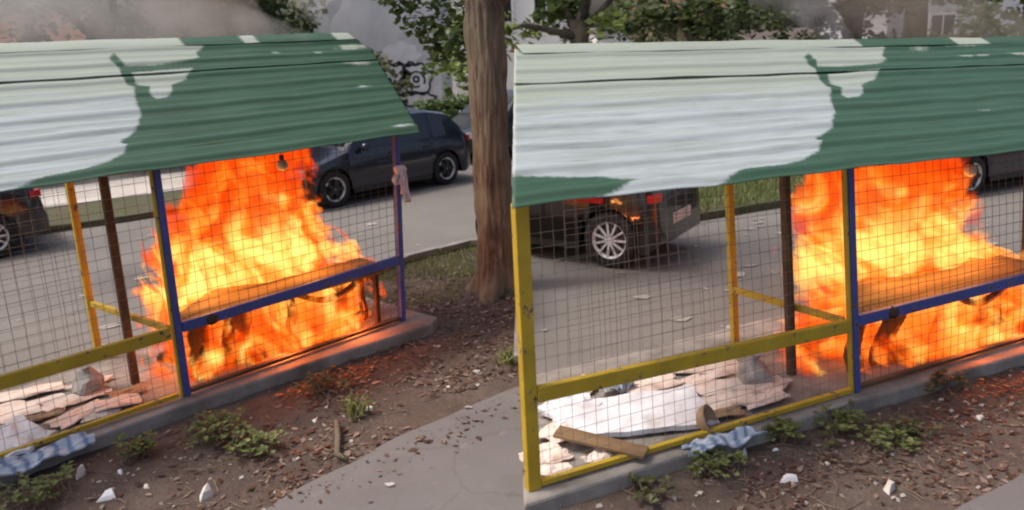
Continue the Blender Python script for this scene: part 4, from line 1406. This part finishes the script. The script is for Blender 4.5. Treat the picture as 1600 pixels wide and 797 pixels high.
for k in range(420):
    t = rr.random()
    leaf_cluster(lb, (2.5 + 14 * t, 21.5 + 6.5 * t + rr.uniform(-.5, .5), rr.uniform(.2, 2.1)), .5, 40, .18, rr)
tag(lb.build("undergrowth", M['leaf_olive']), "dim olive undergrowth behind the right stall", "undergrowth", kind="stuff")

# ---------------------------------------------------------------- buildings far behind
def house(name, x0, x1, y, h, depth, mat_, label, wins=(), roof=None, win_mat='wall_white'):
    root = empty(name, ((x0 + x1) / 2, y, 0))
    tag(root, label, "building")
    hw = (x1 - x0) / 2
    MB().box((-hw, 0, 0), (hw, depth, h)).build("wall", M[mat_], root)
    if roof:
        MB().add([(-hw - .3, -.3, h), (hw + .3, -.3, h), (hw + .3, depth + .3, h), (-hw - .3, depth + .3, h), (-hw, depth / 2, h + roof), (hw, depth / 2, h + roof)],
                 [(0, 1, 5, 4), (2, 3, 4, 5), (1, 2, 5), (3, 0, 4), (3, 2, 1, 0)]).build("roof", M['roof_tile'], root)
    else:
        MB().box((-hw - .08, -.08, h), (hw + .08, depth + .08, h + .15)).build("parapet", M['kerb'], root)
    for (wx, wz, ww, wh) in wins:
        f = MB()
        f.box((wx - ww/2 - .08, -.05, wz - .08), (wx + ww/2 + .08, .03, wz)).box((wx - ww/2 - .08, -.05, wz + wh), (wx + ww/2 + .08, .03, wz + wh + .08))
        f.box((wx - ww/2 - .08, -.05, wz), (wx - ww/2, .03, wz + wh)).box((wx + ww/2, -.05, wz), (wx + ww/2 + .08, .03, wz + wh))
        f.box((wx - .02, -.045, wz), (wx + .02, .03, wz + wh))
        fo = f.build("window", M[win_mat], root)
        MB().box((wx - ww/2, -.012, wz), (wx + ww/2, .0, wz + wh)).build("pane", M['window_glass'], fo)
    return root
gw = house("building", -5.6, -1.86, 25.0, 5.2, 5, 'wall_grey', "grey building with white graffiti behind the green roof")
house("building", -1.9, 3.0, 33.0, 6.0, 6, 'wall_white', "bright white building behind the hedge and trunk", wins=((-.6, 3.3, .9, 1.2), (1.2, 3.3, .9, 1.2)))
house("building", 5.6, 8.2, 31.0, 3.2, 5, 'wall_brown', "low brown house above the right pale roof", wins=((.4, 1.3, .5, .9),), roof=1.2)
house("building", 3.3, 4.35, 29.0, 2.75, 3, 'wall_white', "small white kiosk above the right pale roof", wins=())
house("building", 13.2, 22.0, 29.0, 6.5, 6, 'wall_grey', "grey building with white framed window at top right", wins=((-2.5, 1.9, .8, .9), (-2.5, 4.2, .8, 1.2), (1.5, 4.2, .8, 1.2)))
house("building", -16.5, -13.4, 27.0, 3.2, 4, 'wall_brown', "beige brown house at far left behind the smoke", wins=((.8, 1.6, .5, .9),), roof=1.0)
# spray-painted figure on the grey wall: white fills with dark outlines, a few mm thick
def ribbon(pts, wd, y, mat_, parent, closed=False):
    mb = MB()
    n = len(pts)
    for k, (x, z) in enumerate(pts):
        a = pts[(k - 1) % n] if closed else pts[max(k - 1, 0)]
        b = pts[(k + 1) % n] if closed else pts[min(k + 1, n - 1)]
        dx, dz = b[0] - a[0], b[1] - a[1]
        l = math.hypot(dx, dz) or 1
        nx, nz_ = -dz / l * wd / 2, dx / l * wd / 2
        mb.v += [(x + nx, y, z + nz_), (x - nx, y, z - nz_)]
    for k in range(n if closed else n - 1):
        j = (k + 1) % n
        mb.f.append((2*k, 2*k+1, 2*j+1, 2*j))
    return mb.build("graffiti_line", mat_, parent)
gox = -(-5.6 - 1.86) / 2
def gpt(x, z):
    return (x + gox, z)
def blob(cx, cz, rx, rz, lob, n=40, ph=0.0):
    return [gpt(cx + rx * math.cos(t) * (1 + .12 * math.sin(lob * t + ph)), cz + rz * math.sin(t) * (1 + .12 * math.cos(lob * t + ph))) for t in np.linspace(0, 6.283, n, endpoint=False)]
for (cx, cz, rx, rz, lob, ph) in ((-2.62, 1.62, .46, .46, 6, 0), (-3.25, 1.75, .42, .36, 5, 1), (-3.0, 2.35, .55, .36, 7, 2), (-2.7, 1.05, .6, .2, 7, .5)):
    p = blob(cx, cz, rx, rz, lob, ph=ph)
    MB().add([(x, -.006, z) for x, z in p], [tuple(range(len(p)))]).build("graffiti_fill", M['spray_white'], gw)
    if (cx, cz) != (-3.0, 2.35):
        ribbon(p, .06, -.011, M['spray_black'], gw, True)
ribbon([gpt(-2.62 + r_ * math.cos(t), 1.6 + r_ * math.sin(t)) for t, r_ in zip(np.linspace(-.5, 5.2, 24), np.linspace(.26, .2, 24))], .06, -.011, M['spray_black'], gw)
ribbon([gpt(-2.62 + .08 * math.cos(t), 1.62 + .08 * math.sin(t)) for t in np.linspace(0, 6.28, 12)], .07, -.011, M['spray_black'], gw)
ribbon([gpt(-3.5 + .1 * k, 2.1 + .06 * math.sin(k * 1.9)) for k in range(11)], .05, -.011, M['spray_black'], gw)

# ---------------------------------------------------------------- cars
def wheel(parent, x, y, r, side, spokes, rim_mat='alloy', dark=False):
    t = MB().lathe([(r * .66, -.09), (r * .9, -.1), (r, -.07), (r, .07), (r * .9, .1), (r * .66, .09)], 36, axis='y')
    wh = t.build("wheel", M['rubber'], parent, smooth=True, loc=(x, y, r))
    rm = MB()
    yo = side * .075
    rm.lathe([(r * .58, yo - .02 * side), (r * .66, yo + .012 * side), (r * .70, yo + .01 * side), (r * .70, yo - .03 * side)], 36, axis='y')
    rm.lathe([(0.0, yo + .012 * side), (r * .13, yo + .008 * side), (r * .15, yo - .02 * side)], 14, axis='y')
    for k in range(spokes):
        a = 2 * math.pi * k / spokes
        for da in ((-.09, .09) if spokes <= 6 else (0,)):
            p = (math.cos(a) * r * .1, yo, math.sin(a) * r * .1)
            q = (math.cos(a + da) * r * .64, yo - .004 * side, math.sin(a + da) * r * .64)
            rm.beam(p, q, r * (.075 if spokes > 6 else .09), .02, ref=(0, 1, 0))
    rm.build("rim", M[rim_mat], wh)
    if dark:
        dk = MB()
        for k in range(spokes):
            a = 2 * math.pi * k / spokes
            dk.beam((math.cos(a) * r * .05, yo + .012 * side, math.sin(a) * r * .05), (math.cos(a) * r * .55, yo + .01 * side, math.sin(a) * r * .55), r * .2, .02, ref=(0, 1, 0))
        dk.build("spoke_inlay", M['black'], wh)
    MB().lathe([(0.0, yo - .055 * side), (r * .68, yo - .055 * side)], 24, axis='y').build("brake_backing", M['black'], wh)
    return wh

def car(label, loc, rz, paint='car_black', Lc=4.1, Wc=1.74, Hc=1.46, wb=2.55, fo=.8, r=.315, spokes=5, group="parked cars", side_strip=False):
    """x runs from the nose (0) to the tail (Lc); origin under the middle of the wheelbase"""
    root = empty("car", loc, rz)
    tag(root, label, "car", group)
    xf, xr = fo, fo + wb
    ox = -(fo + wb / 2)
    belt = Hc * .62
    sc = Lc / 4.1
    prof = [(0, .50), (.05, .62), (.25, .72), (.9, .90), (1.08, .95), (1.75, Hc - .04), (2.3, Hc), (3.1, Hc - .02), (3.55, Hc - .1), (3.62, Hc - .14), (3.95, belt + .06), (4.04, belt - .1), (4.1, .55)]
    prof = [(a * sc, b) for a, b in prof]
    xs = sorted(set([round(v, 4) for v in np.linspace(0, Lc, 84)] + [round(a, 4) for a, _ in prof]))
    hw0 = Wc / 2
    body = MB()
    rings = []
    for x in xs:
        zt = float(np.interp(x, [a for a, _ in prof], [b for _, b in prof]))
        t = x / Lc
        plan = 1 - .22 * max(0, (0.1 - t) / .1) ** 2 - .16 * max(0, (t - .92) / .08) ** 2
        hw = hw0 * plan
        zb = .2 + .1 * max(0, (.06 - t) / .06) + .12 * max(0, (t - .94) / .06)
        arch = zb
        for xw in (xf, xr):
            rr_ = r + .045
            if abs(x - xw) < rr_:
                arch = max(arch, r + math.sqrt(rr_ ** 2 - (x - xw) ** 2))
        b_ = min(belt, zt - .05)
        cab = max(0.0, min(1.0, (zt - belt) / (Hc - belt)))
        rw = hw * (.93 - .19 * cab)
        zm = max(arch + .01, min(.58, b_ - .06))
        ring = [(0, zb), (hw - .24, zb), (hw - .22, arch), (hw * .975, arch), (hw, max(zm - .06, arch + .005)), (hw * .995, max(zm + .05, arch + .01)), (hw * .965, max(b_, arch + .02)), (rw, max(zt - .05, b_ + .01)), (rw * .86, zt - .008), (0, zt + .012)]
        rings.append((x, ring))
    nr = len(rings[0][1])
    for sgn in (1, -1):
        o = len(body.v)
        for x, ring in rings:
            body.v += [(x + ox, sgn * y, z) for y, z in ring]
        for k in range(len(rings) - 1):
            for i in range(nr - 1):
                a = o + k * nr + i
                q = (a, a + 1, a + 1 + nr, a + nr)
                body.f.append(q if sgn < 0 else q[::-1])
        f0 = tuple(o + i for i in range(nr)); f1 = tuple(o + (len(rings) - 1) * nr + i for i in range(nr))
        body.f += [f0, f1]
    bo = body.build("body", M[paint], root, smooth=True)
    es = bo.modifiers.new("edge", 'EDGE_SPLIT'); es.split_angle = R(38)
    # side glass
    def glass(x0, x1, sgn, nm="window"):
        g = MB()
        sel = [(x, q) for x, q in rings if x0 - 1e-3 <= x <= x1 + 1e-3]
        for x, q in sel:
            a, b = Vector((q[6][0], q[6][1])), Vector((q[7][0], q[7][1]))
            lo_, hi_ = a.lerp(b, .08), a.lerp(b, .9)
            g.v += [(x + ox, sgn * (lo_.x + .006), lo_.y), (x + ox, sgn * (hi_.x + .006), hi_.y)]
        for k in range(len(sel) - 1):
            q = (2*k, 2*k+1, 2*k+3, 2*k+2)
            g.f.append(q if sgn < 0 else q[::-1])
        return g.build(nm, M['glass'], root, smooth=True)
    for sgn in (1, -1):
        glass(1.42 * sc, 2.18 * sc, sgn); glass(2.26 * sc, 2.98 * sc, sgn); glass(3.06 * sc, 3.42 * sc, sgn)
        MB().box((2.0 * sc + ox, sgn * (hw0 - .005) - .015, belt - .13), (2.16 * sc + ox, sgn * (hw0 - .005) + .015, belt - .10)).build("door_handle", M['black'], root)
        MB().box((2.8 * sc + ox, sgn * (hw0 - .005) - .015, belt - .13), (2.96 * sc + ox, sgn * (hw0 - .005) + .015, belt - .10)).build("door_handle", M['black'], root)
        MB().box((xf + r + .08 + ox, sgn * (hw0 - .01) - .012, .2), (xr - r - .08 + ox, sgn * (hw0 - .01) + .012, .27)).build("sill_trim", M['black'], root)
        mm = MB().lathe([(0, -.07), (.05, -.06), (.07, 0), (.055, .05), (0, .07)], 12, c=(1.42 * sc + ox, sgn * (hw0 + .08), belt + .06))
        mm.build("mirror", M[paint], root, smooth=True)
        # lamps hug the corners
        for (xa, xb, za, zb_, m_, nm) in ((.04 * sc, .34 * sc, .58, .70, 'clear_lens', "headlight"), (3.9 * sc, 4.06 * sc, belt - .12, belt - .03, 'red_lens', "taillight")):
            g = MB()
            sel = [x for x in np.linspace(xa, xb, 6)]
            for x in sel:
                t = x / Lc
                plan = 1 - .22 * max(0, (0.1 - t) / .1) ** 2 - .16 * max(0, (t - .92) / .08) ** 2
                yy = hw0 * plan
                g.v += [(x + ox, sgn * (yy + .008), za), (x + ox, sgn * (yy * .975 + .01), zb_), (x + ox, sgn * (yy - .12), zb_), (x + ox, sgn * (yy - .12), za)]
            for k in range(len(sel) - 1):
                for q in range(4):
                    a = 4 * k + q; b = 4 * k + (q + 1) % 4
                    g.f.append((a, b, b + 4, a + 4))
            g.f += [(0, 1, 2, 3), tuple(4 * (len(sel) - 1) + q for q in (3, 2, 1, 0))]
            g.build(nm, M[m_], root)
        if side_strip:
            MB().box((.55 * Lc + ox, sgn * hw0 - .012, belt - .16), (.74 * Lc + ox, sgn * hw0 + .012, belt - .1)).build("red_strip", M['red_lens'], root)
    # windscreen and rear glass
    for (x0, x1, nm) in ((1.12 * sc, 1.72 * sc, "windscreen"), (3.64 * sc, 3.93 * sc, "rear_window")):
        g = MB()
        sel = [(x, q) for x, q in rings if x0 <= x <= x1]
        for x, q in sel:
            g.v += [(x + ox, -q[8][0], q[8][1] + .012), (x + ox, 0, q[9][1] + .01), (x + ox, q[8][0], q[8][1] + .012)]
        for k in range(len(sel) - 1):
            for i in range(2):
                a = 3 * k + i
                g.f.append((a, a + 3, a + 4, a + 1))
        g.build(nm, M['glass'], root, smooth=True)
    MB().box((Lc + ox - .03, -.26, .5), (Lc + ox + .012, .26, .62)).build("number_plate", M['paper'], root)
    MB().box((-.02 + ox, -hw0 * .5, .34), (.05 + ox, hw0 * .5, .48)).build("grille", M['black'], root)
    for sgn in (1, -1):
        for xw in (xf, xr):
            wheel(root, xw + ox, sgn * (hw0 - .11), r, sgn, spokes, dark=(paint == 'car_navy'))
    return root

def put_car(label, rear, ang, side=1, **kw):
    """rear wheel contact on the near side at `rear`; the car's tail points along ang; side = which flank faces the camera"""
    wb_ = kw.get('wb', 2.55); Wc = kw.get('Wc', 1.74)
    c, s = math.cos(ang), math.sin(ang)
    # local rear wheel at (+wb/2, side*(Wc/2-.02))
    lx, ly = wb_ / 2, side * (Wc / 2 - .02)
    loc = (rear[0] - (lx * c - ly * s), rear[1] - (lx * s + ly * c), .018)
    return car(label, loc, ang, **kw)
put_car("dark navy hatchback parked beyond the fire, right of the blue end post", G(-1.13, 15.1), R(46), -1, paint='car_navy', spokes=5)
put_car("dark grey car mostly hidden behind the tree trunk", (1.55, 20.2), R(46), -1, paint='car_grey', spokes=5)
put_car("dark car at the left frame edge behind the fence", G(-6.95, 10.75), R(40), -1, paint='car_grey', spokes=10)
put_car("small black city car with silver multi-spoke wheel behind right fence", G(1.10, 8.98), R(-34), -1, paint='car_black', Lc=2.55, Wc=1.45, Hc=1.5, wb=1.6, fo=.34, r=.335, spokes=11, side_strip=True)
put_car("dark car behind the right fire at the right frame edge", (9.4, 13.4), R(25), -1, paint='car_navy', spokes=5)

# ---------------------------------------------------------------- smoke
def smoke(label, pts, dens, seed, col=(.86, .85, .84), scale=1.2, contrast=(.42, .7)):
    """pts: (x, y, z, radius) along the plume; one lumpy closed tube of drifting smoke"""
    mb = MB()
    nr, nl = 16, 8 * (len(pts) - 1)
    P = [Vector(p[:3]) for p in pts]
    for k in range(nl + 1):
        t = k / nl * (len(pts) - 1)
        i = min(int(t), len(pts) - 2)
        c = P[i].lerp(P[i + 1], t - i)
        rd = pts[i][3] + (pts[i + 1][3] - pts[i][3]) * (t - i)
        rd *= math.sin(math.pi * min(1, max(.02, .06 + .88 * k / nl))) ** .35
        for q in range(nr):
            a = 2 * math.pi * q / nr
            d = (P[min(i + 1, len(P) - 1)] - P[i]).normalized()
            e1 = d.cross(Vector((0, 1, 0))).normalized()
            e2 = d.cross(e1)
            rr_ = rd * (1 + .22 * nz((math.cos(a), math.sin(a), t), 1.3, seed))
            mb.v.append(c + (e1 * math.cos(a) + e2 * math.sin(a)) * rr_)
    for k in range(nl):
        for q in range(nr):
            j = (q + 1) % nr
            mb.f.append((k*nr+q, k*nr+j, (k+1)*nr+j, (k+1)*nr+q))
    mb.f += [tuple(range(nr - 1, -1, -1)), tuple(nl*nr + q for q in range(nr))]
    m, nt, out = new_mat("smoke_gas")
    tc = N(nt, "ShaderNodeTexCoord")
    n = noise_(nt, tc.outputs['Object'], scale, 5, .6, 1.2)
    d = math_(nt, 'MULTIPLY', ramp(nt, n, [(contrast[0], 0.0), (contrast[1], 1.0)]), dens)
    pv = N(nt, "ShaderNodeVolumePrincipled")
    pv.inputs['Color'].default_value = (*col, 1)
    pv.inputs['Anisotropy'].default_value = .2
    L(nt, d, pv.inputs['Density'])
    L(nt, pv.outputs[0], out.inputs['Volume'])
    try:
        m.cycles.volume_step_rate = .6
    except Exception:
        pass
    o = mb.build("smoke", m, smooth=True)
    tag(o, label, "smoke", kind="stuff")
    return o
smoke("grey smoke drifting off the left stall's ridge", [(-1.9, 8.6, 2.72, .16), (-3.2, 8.6, 3.0, .35), (-4.8, 9.0, 3.35, .6), (-7.2, 10, 3.6, .9)], 1.5, 1, (.7, .69, .67), contrast=(.38, .66))
smoke("brownish smoke bank above the left stall's green ridge", [(-2.4, 9.0, 2.75, .15), (-3.0, 9.2, 3.1, .4), (-3.9, 9.5, 3.5, .6)], 2.0, 7, (.5, .45, .4), contrast=(.38, .66))
smoke("thin smoke rising behind the green roof left of the trunk", [(-1.9, 9.2, 2.6, .2), (-1.7, 9.6, 3.0, .3), (-2.2, 9.8, 3.6, .5)], 1.4, 2)
smoke("pale bluish smoke plume above the right pale roof", [(3.6, 8.4, 2.3, .14), (3.2, 8.6, 2.75, .2), (2.75, 8.8, 3.3, .32), (2.4, 9.0, 3.9, .5)], 2.6, 3, (.9, .92, .95))
smoke("grey smoke drifting along the right stall's ridge", [(6.2, 8.8, 2.35, .14), (5.0, 8.6, 2.55, .28), (3.9, 8.6, 2.85, .4), (3.0, 9.0, 3.4, .55)], 2.4, 4, (.5, .45, .39), contrast=(.36, .62))
